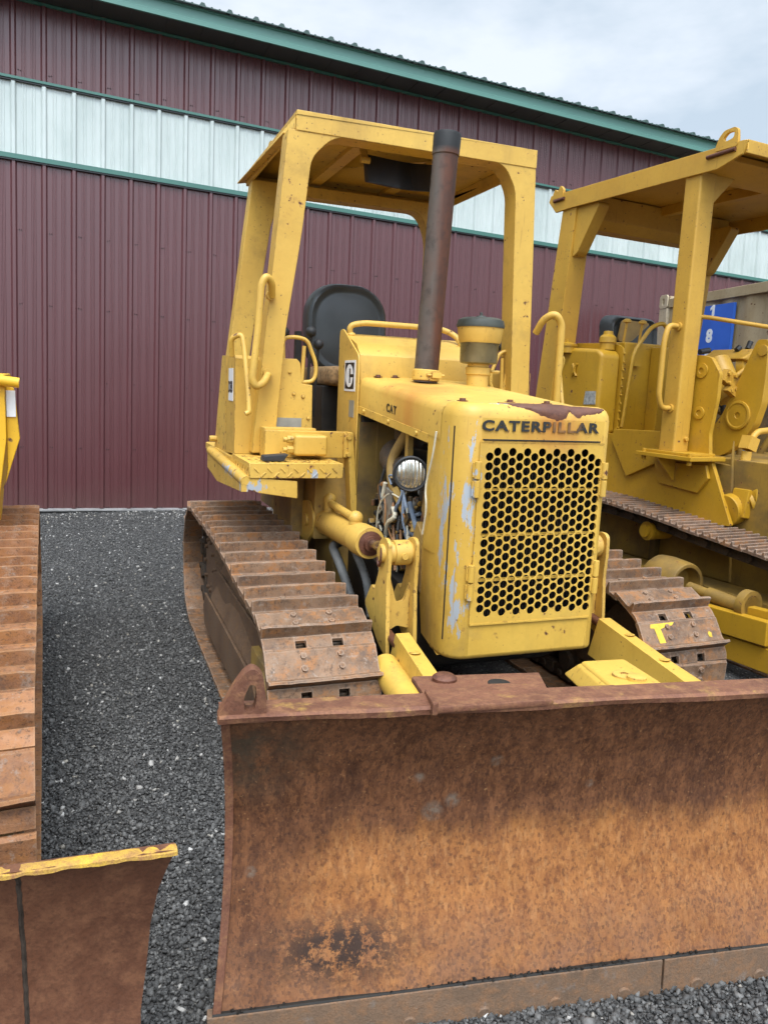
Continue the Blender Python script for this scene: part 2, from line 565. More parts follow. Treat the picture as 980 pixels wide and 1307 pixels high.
def blade_material(name, zoff=0.0, orange=1.0):
    t = NT(name)
    X, Y, Z = t.xyz()
    v = t.mapping((1, 1, .3))
    n1 = t.noise(3.2, 8, .66, v, .5)
    grain = t.noise(26, 8, .75, t.mapping((1, 1, .45)))
    fineg = t.noise(75, 6, .8, t.mapping((1, 1, .55)))
    gd, gr1, gr2 = t.cells(230, 0, t.mapping((1, 1, .6)))
    gd3, gr3, gr4 = t.cells(160, .004, t.mapping((1, 1, .35)))
    c = t.mix(t.ramp(grain, .36, .66), (.088, .032, .013), (.205, .079, .030))
    c = t.mix(t.ramp(fineg, .50, .66, 0, .6), c, (.29, .118, .043))
    c = t.mix(t.ramp(gr1, .55, 1, 0, .55), c, (.045, .018, .010))
    c = t.mix(t.ramp(gr3, .70, 1, 0, .45), c, (.27, .11, .042))
    runs = t.noise(16, 6, .7, t.mapping((1, 1, .06)))
    c = t.mix(t.ramp(runs, .52, .68, 0, .55), c, (.055, .022, .012))
    # scoured zone: fresher orange rust in an uneven band across the lower middle
    drip = t.noise(11, 6, .7, t.mapping((1, 1, .14)))
    band = t.math('ADD', t.math('MULTIPLY', t.ramp(Z, .45, .31), t.ramp(Z, .03, .10)), t.math('MULTIPLY', t.math('SUBTRACT', n1, .5), 1.7))
    band = t.math('ADD', band, t.math('MULTIPLY', t.math('SUBTRACT', drip, .5), 1.1))
    band = t.math('MULTIPLY', band, t.ramp(X, -1.12, -.84))
    o = t.ramp(band, .34, .80)
    orang = t.mix(t.ramp(t.noise(30, 8, .8, t.mapping((1, 1, .5))), .38, .62), (.235, .082, .025), (.48, .195, .054))
    orang = t.mix(t.ramp(fineg, .54, .68, 0, .6), orang, (.58, .275, .085))
    orang = t.mix(t.ramp(gr1, .6, 1, 0, .6), orang, (.13, .045, .018))
    orang = t.mix(t.ramp(gr4, .72, 1, 0, .40), orang, (.55, .27, .10))
    c = t.mix(t.math('MULTIPLY', o, .86 * orange), c, orang)
    lowb = t.math('MULTIPLY', t.ramp(Z, .24, .12), t.ramp(t.noise(9, 7, .7), .4, .6, .25, .9))
    c = t.mix(lowb, c, t.mix(t.ramp(gr1, .3, 1), (.28, .125, .058), (.15, .075, .045)))
    dk = t.math('MULTIPLY', t.spot((-.88, -1.75, .165), (.19, .5, .085), .35), t.ramp(t.noise(34, 8, .8), .44, .5))
    c = t.mix(dk, c, (.05, .026, .017))
    dk2 = t.math('MULTIPLY', t.spot((-1.06, -1.7, .58), (.16, .6, .14), .1), t.ramp(t.noise(12, 6, .7), .38, .6))
    c = t.mix(dk2, c, (.07, .05, .03))
    c = t.mix(t.ramp(t.noise(95, 4, .7), .55, .72, 0, .6), c, (.035, .017, .012))
    c = t.mix(t.ramp(t.noise(120, 3, .6), .66, .74, 0, .5), c, (.45, .24, .10))
    for cc, rr in (((-0.6851, 1.3600, 0.4159), .026), ((-0.6450, 1.3500, 0.4359), .020), ((-0.5641, 1.3300, 0.5226), .016), ((-0.7197, 1.3500, 0.4946), .014), ((-1.0403, 1.3700, 0.3222), .013), ((-0.3531, 1.3100, 0.4530), .012)):
        m = t.math('MULTIPLY', t.spot((cc[0], cc[1] - 3.0, cc[2]), (rr, .3, rr), .3), t.ramp(t.noise(70, 5, .7), .38, .58, .1, .75))
        c = t.mix(m, c, (.20, .16, .12))
    t.bump(t.math('ADD', t.noise(60, 7, .75), t.math('MULTIPLY', t.noise(9, 4), 1.5)), .5, .003)
    return t.out(c, t.ramp(grain, .3, .7, .48, .78), .25)


m_blade = blade_material('rusted_moldboard')
m_blade2 = rusty('brown_moldboard', (.105, .040, .020), (.165, .066, .032), (.21, .088, .04), 3.6, .6, stretch=(1, 1, .4), bump=.35)
m_edge = rusty('cutting_edge_steel', (.15, .095, .06), (.21, .13, .08), (.26, .13, .06), 6, .65, light=(.22, .19, .165))
m_flange = rusty('rust_and_paint_flange', (.135, .052, .028), (.215, .085, .045), (.29, .135, .06), 4.5, .7, light=(.42, .25, .06))
m_lip = rusty('flaking_yellow_lip', (.32, .165, .06), (.64, .40, .04), (.26, .11, .06), 11, .7, light=(.28, .12, .07))

# ------------------------------------------------------------------ tracks
PIN = .051


def track_loop(pts, n):
    """evenly spaced link positions on the pin line, which lies PIN inside the shoe path"""
    Q = [Vector((0, a, b)) for a, b in pts]
    k = len(Q)
    P = []
    for i, p in enumerate(Q):
        t = (Q[(i + 1) % k] - Q[i - 1]).normalized()
        P.append(p - Vector((0, -t.z, t.y)) * PIN)
    P.append(P[0])
    L = sum((b - a).length for a, b in zip(P, P[1:]))
    return resample(P, L / n)[:n]


def arc(cy, cz, r, a0, a1, n=14):
    return [(cy + r * math.cos(R(a0 + (a1 - a0) * i / n)), cz + r * math.sin(R(a0 + (a1 - a0) * i / n))) for i in range(n + 1)]


def shoe_mesh(w, pitch, mat, kind='single', seed=0):
    mb = MB()
    rs = random.Random(seed)
    bend = rs.uniform(-.003, .003)
    h = pitch / .13
    if kind == 'single':
        sec = [(-.052 * h, -.014), (-.050 * h, .001), (-.046 * h, .036), (-.037 * h, .0365), (-.028 * h, .007), (-.015 * h, .003), (.056 * h, .003), (.064 * h, -.003), (.063 * h, -.014)]
        ns = 16
        vs, fs = [], []
        for i in range(ns + 1):
            x = -w / 2 + w * i / ns
            dz_ = rs.gauss(0, .0005) - (.0025 if rs.random() < .06 else 0) - (.003 if i in (0, ns) else 0)
            dy_ = rs.gauss(0, .0005) + bend * math.sin(math.pi * i / ns)
            for j, (a_, b_) in enumerate(sec):
                g = 1.0 if j in (2, 3) else 0
                e_ = rs.gauss(0, .0008) if j in (6, 7) else 0
                vs.append((x, a_ + dy_ * g + e_, b_ + dz_ * g))
        kk_ = len(sec)
        for i in range(ns):
            fs += [(i * kk_ + j, i * kk_ + (j + 1) % kk_, (i + 1) * kk_ + (j + 1) % kk_, (i + 1) * kk_ + j) for j in range(kk_)]
        fs += [tuple(range(kk_ - 1, -1, -1)), tuple(ns * kk_ + j for j in range(kk_))]
        mb.add(vs, fs)
        segs = [(-w / 2, -.075), (-.041, .041), (.075, w / 2)]
        for a, b in segs:
            mb.prism([(-.096 * h, -.020), (-.096 * h, -.012), (-.075 * h, -.003), (-.052 * h, -.0005), (-.052 * h, -.013)], 'x', a, b)
        for a, b in ((-.075, -.041), (.041, .075)):
            mb.prism([(-.068 * h, -.016), (-.068 * h, -.004), (-.052 * h, -.0005), (-.052 * h, -.013)], 'x', a, b)
        for bx in (-.058, .058):
            for by in (.0, .038):
                mb.cyl((bx, by * h, .003), (bx, by * h, .012), .0105, .0095, 6)
    else:
        prof = [(-.08 * h, -.012), (-.078 * h, .002)]
        for c in (-.058, -.008, .042):
            prof += [((c - .010) * h, .004), ((c - .006) * h, .022), ((c + .006) * h, .022), ((c + .010) * h, .004)]
        prof += [(.068 * h, .002), (.068 * h, -.012)]
        mb.prism(prof, 'x', -w / 2, w / 2)
        for bx in (-.05, .05):
            for by in (-.035, .015):
                mb.cyl((bx, by * h, .003), (bx, by * h, .012), .009, .008, 6)
    return mb.mesh('track_shoe', mat, bevel=.0018, seg=1, smooth=30, bang=50)


def build_track(root, xc, loop, shoe, off, link_in=.026, link_x=.058):
    """one endless track: chain of links (the part) carrying its shoes (sub-parts)"""
    n = len(loop)
    mb = MB()
    fr = []
    for i, p in enumerate(loop):
        t = (loop[(i + 1) % n] - loop[i - 1]).normalized()
        nrm = Vector((0, -t.z, t.y))
        fr.append((p, t, nrm))
    pit = (loop[1] - loop[0]).length
    for p, t, nrm in fr:
        rot = Matrix((Vector((1, 0, 0)), t, nrm)).transposed()
        for s in (-1, 1):
            c = p - nrm * .002
            mb.obox(c + Vector((xc + s * link_x, 0, 0)), (.03, pit * 1.12, .058), rot)
            mb.obox(c + Vector((xc + s * (link_x + .018), 0, 0)) - t * .03, (.022, pit * .55, .05), rot)
        c = p - nrm * .002 - t * pit * .5
        mb.cyl(c + Vector((xc - link_x - .035, 0, 0)), c + Vector((xc + link_x + .035, 0, 0)), .017, n=10)
    tr = mb.build('track', m_chain, root, bevel=.003, seg=1)
    for p, t, nrm in fr:
        o = bpy.data.objects.new('track_shoe', random.choice(shoe))
        COL.objects.link(o)
        o.parent = tr
        rot = Matrix((Vector((1, 0, 0)), t, nrm)).transposed()
        j = Matrix.Rotation(random.uniform(-.012, .012), 3, 'Z') @ Matrix.Rotation(random.uniform(-.02, .02), 3, 'X')
        m = (rot @ j).to_4x4()
        m.translation = p + Vector((xc, 0, 0)) - Vector(off) + nrm * (PIN + random.uniform(-.0015, .0015))
        o.matrix_basis = m
    return tr


DOZER_LOOP = (arc(2.37, .270, .262, 182, 92) + [(2.62, .546), (2.86, .572), (3.1, .594), (3.35, .602), (3.66, .603)] +
              arc(3.97, .305, .298, 92, -88) + [(3.4, .006), (2.8, .006)] + arc(2.37, .270, .262, 272, 184))


def wheel(mb, c, r, w, hub=.07, mi=0, n=32):
    mb.lathe([(hub, -w / 2 - .02), (hub, -w / 2), (r * .82, -w / 2 + .012), (r * .84, -w / 2), (r, -w / 2), (r, w / 2), (r * .84, w / 2), (r * .82, w / 2 - .012), (hub, w / 2), (hub, w / 2 + .02)], c, (1, 0, 0), n, mi)


def sprocket(mb, c, r, w, teeth=23):
    pts = []
    for i in range(teeth):
        a = 2 * math.pi * i / teeth
        d = 2 * math.pi / teeth
        for f, q in ((0, .9), (.22, 1.0), (.45, 1.0), (.7, .9)):
            pts.append((c[1] + r * q * math.cos(a + d * f), c[2] + r * q * math.sin(a + d * f)))
    mb.prism(pts, 'x', c[0] - w / 2, c[0] + w / 2)
    mb.lathe([(r * .62, -.07), (r * .66, -.02), (r * .66, .02), (r * .62, .07)], c, (1, 0, 0), 28)
    for i in range(10):
        a = 2 * math.pi * i / 10
        mb.cyl((c[0] - .085, c[1] + r * .5 * math.cos(a), c[2] + r * .5 * math.sin(a)), (c[0] + .085, c[1] + r * .5 * math.cos(a), c[2] + r * .5 * math.sin(a)), .012, n=6)


def track_frame(root, xc, s, mat_f=None, dy=0.0, outer=.155):
    """roller frame inside a track; s = side the outside lies on (-1 or 1)"""
    mat_f = mat_f or m_mud
    mb = MB()
    mb.box(xc - .075, xc + .075, 2.55 + dy, 3.75 + dy, .16, .36)
    mb.prism([(2.42, .16), (2.55, .12), (3.7, .12), (3.78, .2), (3.72, .33), (3.55, .37), (2.6, .37), (2.42, .31)] if not dy else [(2.42 + dy, .16), (2.55 + dy, .12), (3.7 + dy, .12), (3.78 + dy, .2), (3.72 + dy, .33), (3.55 + dy, .37), (2.6 + dy, .37), (2.42 + dy, .31)], 'x', xc + s * .085, xc + s * .097)
    fr = mb.build('track_frame', mat_f, root, bevel=.006)
    g = MB()
    xo = xc + s * (outer - .03)
    g.prism([(2.45 + dy, .075), (3.70 + dy, .075), (3.74 + dy, .14), (3.70 + dy, .235), (2.55 + dy, .235), (2.45 + dy, .17)], 'x', xo, xo + s * .012)
    g.build('roller_guard', m_mud, fr, bevel=.004)
    g = MB()
    a = (xo - s * .002)
    b = xc + s * .062
    vs = []
    ys = [2.52, 2.75, 3.0, 3.2, 3.42, 3.6]
    for yy in ys:
        w_ = random.uniform(-.012, .012)
        vs += [(a, yy + dy, .238 + w_ * .3), ((a + b) / 2 + s * w_, yy + dy, .31 + w_), (b, yy + dy, .40 + w_)]
    vs += [(x, y, z - .012) for x, y, z in vs]
    k = len(ys)
    fs = []
    for i in range(k - 1):
        for j in range(2):
            q = i * 3 + j
            fs += [(q, q + 3, q + 4, q + 1), (q + 3 * k, q + 1 + 3 * k, q + 4 + 3 * k, q + 3 + 3 * k)]
    g.add(vs, fs)
    g.build('mud_shield', m_mud, fr)
    w1 = MB()
    wheel(w1, (xc, 2.37 + dy, .27), .205, .075)
    w1.build('idler_wheel', m_mud, fr, bevel=.003)
    w1 = MB()
    w1.box(xc + s * .09, xc + s * .125, 2.30 + dy, 2.62 + dy, .21, .33)
    w1.cyl((xc + s * .07, 2.37 + dy, .27), (xc + s * .14, 2.37 + dy, .27), .055, n=18)
    w1.build('idler_bracket', m_dirtyel, fr, bevel=.005)
    w1 = MB()
    sprocket(w1, (xc, 3.97 + dy, .305), .26, .05)
    w1.build('drive_sprocket', m_mud, fr)
    for yy in (2.72, 2.94, 3.16, 3.38, 3.6):
        w1 = MB()
        wheel(w1, (xc, yy + dy, .125), .075, .15, .04, n=20)
        w1.build('track_roller', m_chain, fr)
    w1 = MB()
    wheel(w1, (xc, 3.12 + dy, .46), .06, .13, .03, n=20)
    w1.box(xc - .03, xc + .03, 3.1 + dy, 3.14 + dy, .36, .44)
    w1.build('carrier_roller', m_chain, fr)
    return fr


# ================================================================== the lettered bulldozer
OFF = (0, 3.0, 0)
D = thing('bulldozer', 'faded yellow bulldozer with round-holed radiator grille, tall rusty exhaust pipe and rust-streaked blade', 'bulldozer',
          ([1.319000, 0.000000, 0.000000], 0.000000), 'tracked machines parked side by side', OFF)
shoe = [shoe_mesh(.35, .13, m_shoe, 'single', i) for i in range(5)]
for s in (-1, 1):
    build_track(D, s * .67, track_loop(DOZER_LOOP, 36), shoe, OFF)
    track_frame(D, s * .67, s)

# yellow marking-paint strokes on a nose shoe of the far track
best = min((o for o in COL.objects if o.name.startswith('track_shoe') and o.parent.parent == D and o.matrix_basis.translation.x > 0),
           key=lambda o: (o.matrix_basis.translation - Vector((.67, 2.145 - 3.0, .40))).length)
mb = MB()
mb.prism([(-.126, .052), (-.130, .038), (-.114, .036), (-.106, -.030), (-.080, -.030), (-.088, .032), (-.062, .039), (-.034, .042), (-.022, .053)], 'z', .0032, .0042)
mb.add([(.115, -.012, .0045), (.128, -.016, .0045), (.130, .002, .0045), (.120, .008, .0045), (.113, .0, .0045)], [(0, 1, 2, 3, 4)])
pm = mb.build('paint_mark', plain('yellow_marker_paint', (.66, .42, .03), .5, 0, .25, 40), best.parent, off=(0, 0, 0))
pm.matrix_basis = best.matrix_basis.copy()

# ---- hull
mb = MB()
mb.box(-.36, .36, 3.1, 4.25, .20, .60)
mb.box(-.44, .44, 3.12, 4.20, .60, .90)
mb.prism([(3.28, .58), (3.62, .58), (3.62, .88), (3.28, .88)], 'x', -.50, -.44)
mb.prism([(3.28, .58), (3.62, .58), (3.62, .88), (3.28, .88)], 'x', .44, .50)
for s in (-1, 1):
    mb.lathe([(.20, 0), (.22, .03), (.22, .1), (.15, .16)], (s * .36, 3.97, .305), (s, 0, 0), 28)
    mb.cyl((s * .3, 2.95, .36), (s * .62, 2.95, .30), .05)
hull = mb.build('hull', m_dirtyel, D, bevel=.008)
mb = MB()
mb.prism([(2.38, .30), (2.45, .26), (3.2, .22), (3.2, .62), (2.38, .55)], 'x', -.29, .29)
mb.build('belly_pan', m_dark, hull, bevel=.01)

# ---- radiator guard
def guard_ring(ins, z):
    yf, yr = 2.13 + ins, 2.262
    pts = []
    for sg, r0 in ((-1, .075), (1, .034)):
        x, r = .275 - ins, max(r0 - ins, .008)
        half = [(sg * x, yr, z), (sg * x, yf + r, z)]
        half += [(sg * (x - r + r * math.cos(R(a))), yf + r - r * math.sin(R(a)), z) for a in (15, 30, 45, 60, 75, 90)]
        pts += half if sg < 0 else half[::-1]
    return pts


mb = MB()
rings = [guard_ring(i, z) for i, z in ((.012, .400), (.003, .406), (0, .416), (0, 1.168), (.004, 1.186), (.012, 1.200), (.022, 1.208), (.036, 1.2125))]
k = len(rings[0])
vs = [p for r_ in rings for p in r_]
fs = []
for i in range(len(rings) - 1):
    for j in range(k - 1):
        if i == 2 and j == k // 2 - 1:
            continue
        fs.append((i * k + j, i * k + j + 1, (i + 1) * k + j + 1, (i + 1) * k + j))
fs.append(tuple(range((len(rings) - 1) * k, len(rings) * k)))
mb.add(vs, fs)
mb.add([(-.275, 2.13 + .070, .400), (.275, 2.13 + .062, .400), (.26, 2.34, .42), (-.26, 2.34, .42), (0, 2.14, .400)], [(0, 1, 2, 3), (0, 4, 1)])
# lower side cheeks running back from the guard
for s in (-1, 1):
    mb.prism([(2.262, .41), (2.34, .43), (2.37, .55), (2.37, .72), (2.33, .84), (2.262, .90)], 'x', s * .272, s * .262)
guard = mb.build('radiator_guard', m_guard, D, smooth=40)
mb = MB()
mb.plate([(-.200, .416), (.241, .416), (.241, 1.168), (-.200, 1.168)], [[(-.188, .53), (.2385, .53), (.2385, 1.085), (-.188, 1.085)]], .004, M_xz(2.134))
mb.build('front_frame', m_guard, guard, smooth=20)
mb = MB()
mb.box(-.262, .262, 2.215, 2.235, .46, 1.14)
for x0, x1 in ((-.2705, -.266), (.266, .2705)):
    mb.box(x0, x1, 2.175, 2.215, .46, 1.14)
mb.box(.244, .248, 2.142, 2.215, .48, 1.12)  # dark liner added so the inside looks shaded through the grille holes
mb.box(-.204, -.200, 2.142, 2.215, .48, 1.12)
mb.box(-.204, .248, 2.142, 2.215, .505, .509)
mb.box(-.204, .248, 2.142, 2.215, 1.106, 1.11)
for i in range(45):
    x = -.198 + i * .01
    mb.box(x, x + .002, 2.205, 2.215, .48, 1.12)
mb.build('radiator_core_and_dark_liner', m_dark, guard)
mb = MB()
for z in (.655, .80, .945):
    mb.box(-.186, .236, 2.138, 2.160, z - .0015, z + .0035)
mb.build('grille_stay', m_guard, guard)

# perforated door
holes = []
a_ = .0301
cxs = .0264
for ci in range(16):
    x = -.1705 + cxs * ci
    z = 1.066 - (0 if ci % 2 else a_ / 2) - (a_ if ci == 15 else 0)
    while z > .543:
        holes.append(circ(x, z, .0133, 16))
        z -= a_
mb = MB()
mb.plate(smooth2([(-.205, .515), (.244, .515), (.244, 1.100), (-.205, 1.100)], .008, 3), holes, .0035, M_xz(2.1275))
for zz, h in ((.515, .006), (1.094, .006)):
    mb.box(-.202, .241, 2.123, 2.129, zz, zz + h)
door = mb.build('grille_door', m_guard, D)
for s, zs in ((-1, (.60, .925)), (1, (.60, .925))):
    for z in zs:
        mb = MB()
        for dz in (0, .058):
            hx = -.211 if s < 0 else .250
            mb.cyl((hx, 2.120, z + dz), (hx, 2.120, z + dz + .053), .0105, n=12)
            mb.box(hx - .015, hx + .015, 2.122, 2.128, z + dz + .004, z + dz + .05)
        mb.build('hinge', m_guard, door, bevel=.0015)
mb = MB()
mb.box(-.195, .225, 2.12, 2.13, 1.101, 1.1045)  # black bar drawn in as the shade of the gap above the door
mb.build('door_gap_shade_bar', m_black, door)

# lettering on the guard
mb = MB()
mb.text('CATERPILLAR', .0335, Matrix.Translation((.009, 2.1262, 1.146)) @ Matrix.Rotation(R(90), 4, 'X'), .0012, 1.40, .036, gap=1.16)
mb.build('lettering', m_worn, guard)
# torn, rusted front edge
mb = MB()
path = [(2.21, 1.2130), (2.185, 1.2127), (2.168, 1.2126), (2.152, 1.208), (2.142, 1.200), (2.134, 1.186), (2.130, 1.168), (2.130, 1.150), (2.130, 1.13)]


def along(s):
    s = max(0, min(.999, s)) * (len(path) - 1)
    i = int(s)
    f = s - i
    return (path[i][0] * (1 - f) + path[i + 1][0] * f, path[i][1] * (1 - f) + path[i + 1][1] * f)


top_c = [(-.115, .02), (-.06, .16), (0, .20), (.03, .12), (.055, .05), (.09, .08), (.115, .26), (.14, .24), (.20, .30), (.235, .36), (.245, .44)]
bot_c = [(-.115, .06), (-.09, .42), (-.04, .54), (.0, .66), (.04, .74), (.06, .80), (.075, .82), (.095, .74), (.108, .56), (.118, .60), (.135, .72), (.18, .64), (.23, .56), (.245, .46)]


def interp(c, x):
    for (a, p), (b, q) in zip(c, c[1:]):
        if a <= x <= b:
            return p + (q - p) * (x - a) / (b - a)
    return c[-1][1]


cols = 60
vs, fs = [], []
for i in range(cols + 1):
    x = -.114 + .358 * i / cols
    t0, t1 = interp(top_c, x) + random.uniform(-.015, .015), interp(bot_c, x) + random.uniform(-.02, .02)
    for j in range(7):
        y, z = along(t0 + (t1 - t0) * j / 6)
        e = .0026 if 0 < j < 6 else -.001
        n_ = Vector((0, y - 2.175, z - 1.165)).normalized()
        dent = .006 * math.exp(-((x - .02) / .06) ** 2) * math.sin(math.pi * j / 6)
        vs.append((x, y + n_.y * (e + dent), z + n_.z * (e + dent * .6)))
for i in range(cols):
    for j in range(6):
        q = i * 7 + j
        fs.append((q, q + 7, q + 8, q + 1))
mb.add(vs, fs)
mb.build('rust_scab', m_rustscab, guard)

# ---- hood
mb = MB()
prof = []
W_ = .276
for y, z in ((2.262, 1.2085), (3.10, 1.284)):
    row = [(-W_, y, z - .118), (-W_, y, z - .035), (-W_ + .006, y, z - .016), (-W_ + .02, y, z - .004), (-W_ + .04, y, z), (0, y, z + .006)]
    row += [(-p[0], p[1], p[2]) for p in reversed(row[:-1])]
    prof.append(row)
k = len(prof[0])
mb.add(prof[0] + prof[1], [(j, j + 1, k + j + 1, k + j) for j in range(k - 1)])
mb.add([(x * .985, y, z - .006) for x, y, z in prof[0] + prof[1]], [(j, k + j, k + j + 1, j + 1) for j in range(k - 1)])
hood = mb.build('hood', m_hood, D)
for s in (-1, 1):
    mb = MB()
    x = s * .270
    mb.hexa([(x, 2.36, 1.072), (x + s * .008, 2.36, 1.072), (x + s * .008, 3.09, 1.135), (x, 3.09, 1.135), (x, 2.36, 1.102), (x + s * .008, 2.36, 1.102), (x + s * .008, 3.09, 1.166), (x, 3.09, 1.166)])
    for y in (2.45, 2.72, 3.0):
        z = 1.09 + (y - 2.36) * .0863
        mb.cyl((x, y, z), (x + s * .016, y, z), .009, n=6)
    mb.build('hood_rail', m_fender, hood, bevel=.002)
mb = MB()
for x, y in ((-.2, 2.275), (-.02, 2.29), (.12, 2.29), (.2, 2.9), (-.2, 3.07), (-.12, 3.085), (.05, 3.08)):
    mb.cyl((x, y, 1.208 + (y - 2.262) * .09), (x, y, 1.222 + (y - 2.262) * .09), .012, .010, 6)
    mb.lathe([(.018, 0), (.018, .003)], (x, y, 1.212 + (y - 2.262) * .09), n=14)
mb.build('hood_bolt', m_rustscab, hood)
mb = MB()
mm = Matrix(((0, 0, -1, -.2772), (-1, 0, 0, 2.703), (math.tan(R(-5)), 1, 0, 1.168), (0, 0, 0, 1)))
mb.text('CAT', .032, mm, .0012, 1.05, .032, gap=1.3)
mb.build('lettering', m_black, hood)

# ---- exhaust stack and precleaner
mb = MB()
A, B_ = Vector((-.062, 2.90, 1.272)), Vector((-.030, 2.885, 2.205))
dd = (B_ - A).normalized()
L_ = (B_ - A).length
mb.lathe([(.048, 0), (.0485, L_ - .085), (.0485, L_ - .083), (.052, L_ - .08), (.053, L_ - .012), (.051, L_ - .002), (.046, L_), (.043, L_ - .002), (.042, L_ - .4)], A, dd, 32)
for i in range(14):
    a = 2 * math.pi * i / 14
stack = mb.build('exhaust_pipe', m_stack, D, smooth=30)
mb = MB()
mb.lathe([(.049, .006), (.055, .008), (.056, .03), (.055, .046), (.049, .05)], A, dd, 28)
mb.beam(A + Vector((.0, -.06, .028)), A + Vector((.04, -.06, .028)), .012, .022)
mb.cyl(A + Vector((-.02, -.058, .028)), A + Vector((.055, -.058, .028)), .005, n=8)
mb.build('pipe_clamp', m_fender, stack, bevel=.001)
mb = MB()
mb.lathe([(.046, -.03), (.046, -.004), (.040, 0), (.026, .004), (.0, .005)], B_, dd, 24)
mb.build('rain_cap', m_blackp, stack)

pc = Vector((.168, 2.90, 1.255))
mb = MB()
mb.lathe([(.044, 0), (.044, .055), (.050, .058), (.050, .085), (.044, .088), (.044, .105)], pc, n=28)
mb.cyl(pc + Vector((.048, -.02, .072)), pc + Vector((.085, -.02, .072)), .006, n=8)
neck = mb.build('precleaner', m_hood, D)
mb = MB()
mb.lathe([(.060, .10), (.074, .104), (.076, .112), (.078, .175), (.082, .182)], pc, n=32)
mb.build('dust_bowl', m_bowl, neck)
mb = MB()
mb.lathe([(.082, .182), (.086, .190), (.092, .235), (.093, .245)], pc, n=32)
mb.build('inlet_screen', m_bracket, neck)
mb = MB()
mb.lathe([(.096, .243), (.097, .252), (.092, .272), (.075, .281), (.02, .284), (.018, .290), (.006, .292), (.006, .304), (.0, .305)], pc, n=32)
mb.build('cap', plain('green_black_cap', (.05, .055, .045), .5, 0, .3, 12), neck)

# ---- cowl (dash) behind the hood
mb = MB()
cw = [(3.085, .52), (3.085, 1.287), (3.10, 1.372), (3.15, 1.42), (3.32, 1.468), (3.36, 1.46), (3.36, .95), (3.24, .52)]
mb.prism(cw, 'x', -.272, .272)
cwl = [(3.075, .50), (3.070, 1.30), (3.078, 1.370), (3.30, 1.487), (3.345, 1.48), (3.345, .98), (3.20, .60)]
mb.prism(smooth2(cwl, .02, 3), 'x', -.286, -.278)
mb.prism(smooth2(cwl, .02, 3), 'x', .278, .286)
cowl = mb.build('cowl', m_hood, D, bevel=.006)
mb = MB()
mb.tube([(-.25, 3.30, 1.45), (-.262, 3.29, 1.50), (-.20, 3.285, 1.515), (.16, 3.285, 1.515), (.235, 3.27, 1.49), (.245, 3.20, 1.43)], .0125, 12, .05)
mb.ball((-.25, 3.30, 1.462), .022, sz=.6)
mb.build('grab_rail', m_hood, cowl)
# C emblem decal on the cowl side
mb = MB()
mb.box(-.2888, -.2862, 3.105, 3.245, 1.222, 1.350)
dec = mb.build('emblem_decal', m_white, cowl)
mb = MB()
mb.box(-.2900, -.2888, 3.117, 3.233, 1.232, 1.340)
mb.build('emblem_ground', m_black, dec)
mb = MB()
outer = [(.5 + .42 * math.cos(R(a)), .5 + .44 * math.sin(R(a))) for a in range(8, 353, 8)]
inner = [(.64, .44), (.64, .22), (.47, .22), (.47, .78), (.64, .78), (.64, .56)]
C_ = [(3.233 - x * .116, 1.232 + y * .108) for x, y in outer + inner]
mb.plate(C_, [], .0008, M_yz(-.2908))
mb.build('emblem_letter', m_white, dec)
mb = MB()
mb.box(-.2885, -.2862, 3.11, 3.17, 1.115, 1.185)
mb.build('data_plate', m_plateg, cowl)

# ---- engine in the open bay
mb = MB()
mb.box(-.17, .17, 2.42, 3.08, .48, .86)
mb.box(-.13, .13, 2.46, 3.0, .86, 1.02)
mb.box(-.265, .265, 3.06, 3.09, .5, 1.13)
eng = mb.build('engine', m_dark, D, bevel=.01)
mb = MB()
mb.tube([(-.1, 2.95, 1.0), (-.19, 2.9, .98), (-.2, 2.75, .93), (-.12, 2.62, .9)], .06, 16, .1)
mb.cyl((-.12, 2.9, .95), (-.12, 2.9, 1.2), .06)
mb.build('exhaust_manifold', m_chain, eng)
mb = MB()
mb.box(-.275, -.20, 3.055, 3.062, .55, 1.1)
mb.box(-.20, .2, 3.045, 3.06, .55, 1.12)
mb.build('firewall', paint('oily_firewall_enamel', (.20, .125, .025), rust=.6, dirt=1.0, rough=.55, dusty=(.06, .04, .02)), eng)
mb = MB()
mb.tube([(-.20, 2.70, 1.10), (-.235, 2.78, .98), (-.25, 2.74, .90), (-.24, 2.60, .80)], .020, 12, .07)
mb.box(-.245, -.225, 2.60, 2.63, .88, 1.10)
mb.build('fan_strut', m_dirtyel, eng)
mb = MB()
for i in range(150):
    c = Vector((random.uniform(-.262, -.17), random.uniform(2.38, 2.98), random.uniform(.56, .90)))
    if c.y > 2.8 and c.z > .8:
        continue
    sz = random.uniform(.012, .045)
    if random.random() < .5:
        ax = random.choice([(1, 0, 0), (0, 1, 0), (0, 0, 1)])
        mb.cyl(c, c + Vector(ax) * sz, sz * .35, n=8)
    else:
        mb.obox(c, (sz, sz * random.uniform(.5, 1.6), sz * random.uniform(.5, 1.6)), Matrix.Rotation(random.random(), 3, 'X'))
for i in range(9):
    y = 2.50 + i * .045
    mb.cyl((-.23, y, .80), (-.23, y, .86), .010, n=8)
mb.build('engine_fittings', m_clut, eng, bevel=.002, seg=1)['kind'] = 'stuff'
mb = MB()
mb.obox((-.262, 2.72, .80), (.02, .07, .14), Matrix.Rotation(.15, 3, 'X'))
mb.build('governor_cover', plain('dull_aluminium', (.30, .29, .26), .45, .6, .4, 30), eng, bevel=.004)
mb = MB()
mb.cyl((-.26, 2.52, .655), (-.225, 2.52, .655), .035)
mb.build('fuel_pump', plain('cast_aluminium', (.38, .37, .34), .4, .7, .4, 30), eng, bevel=.004)
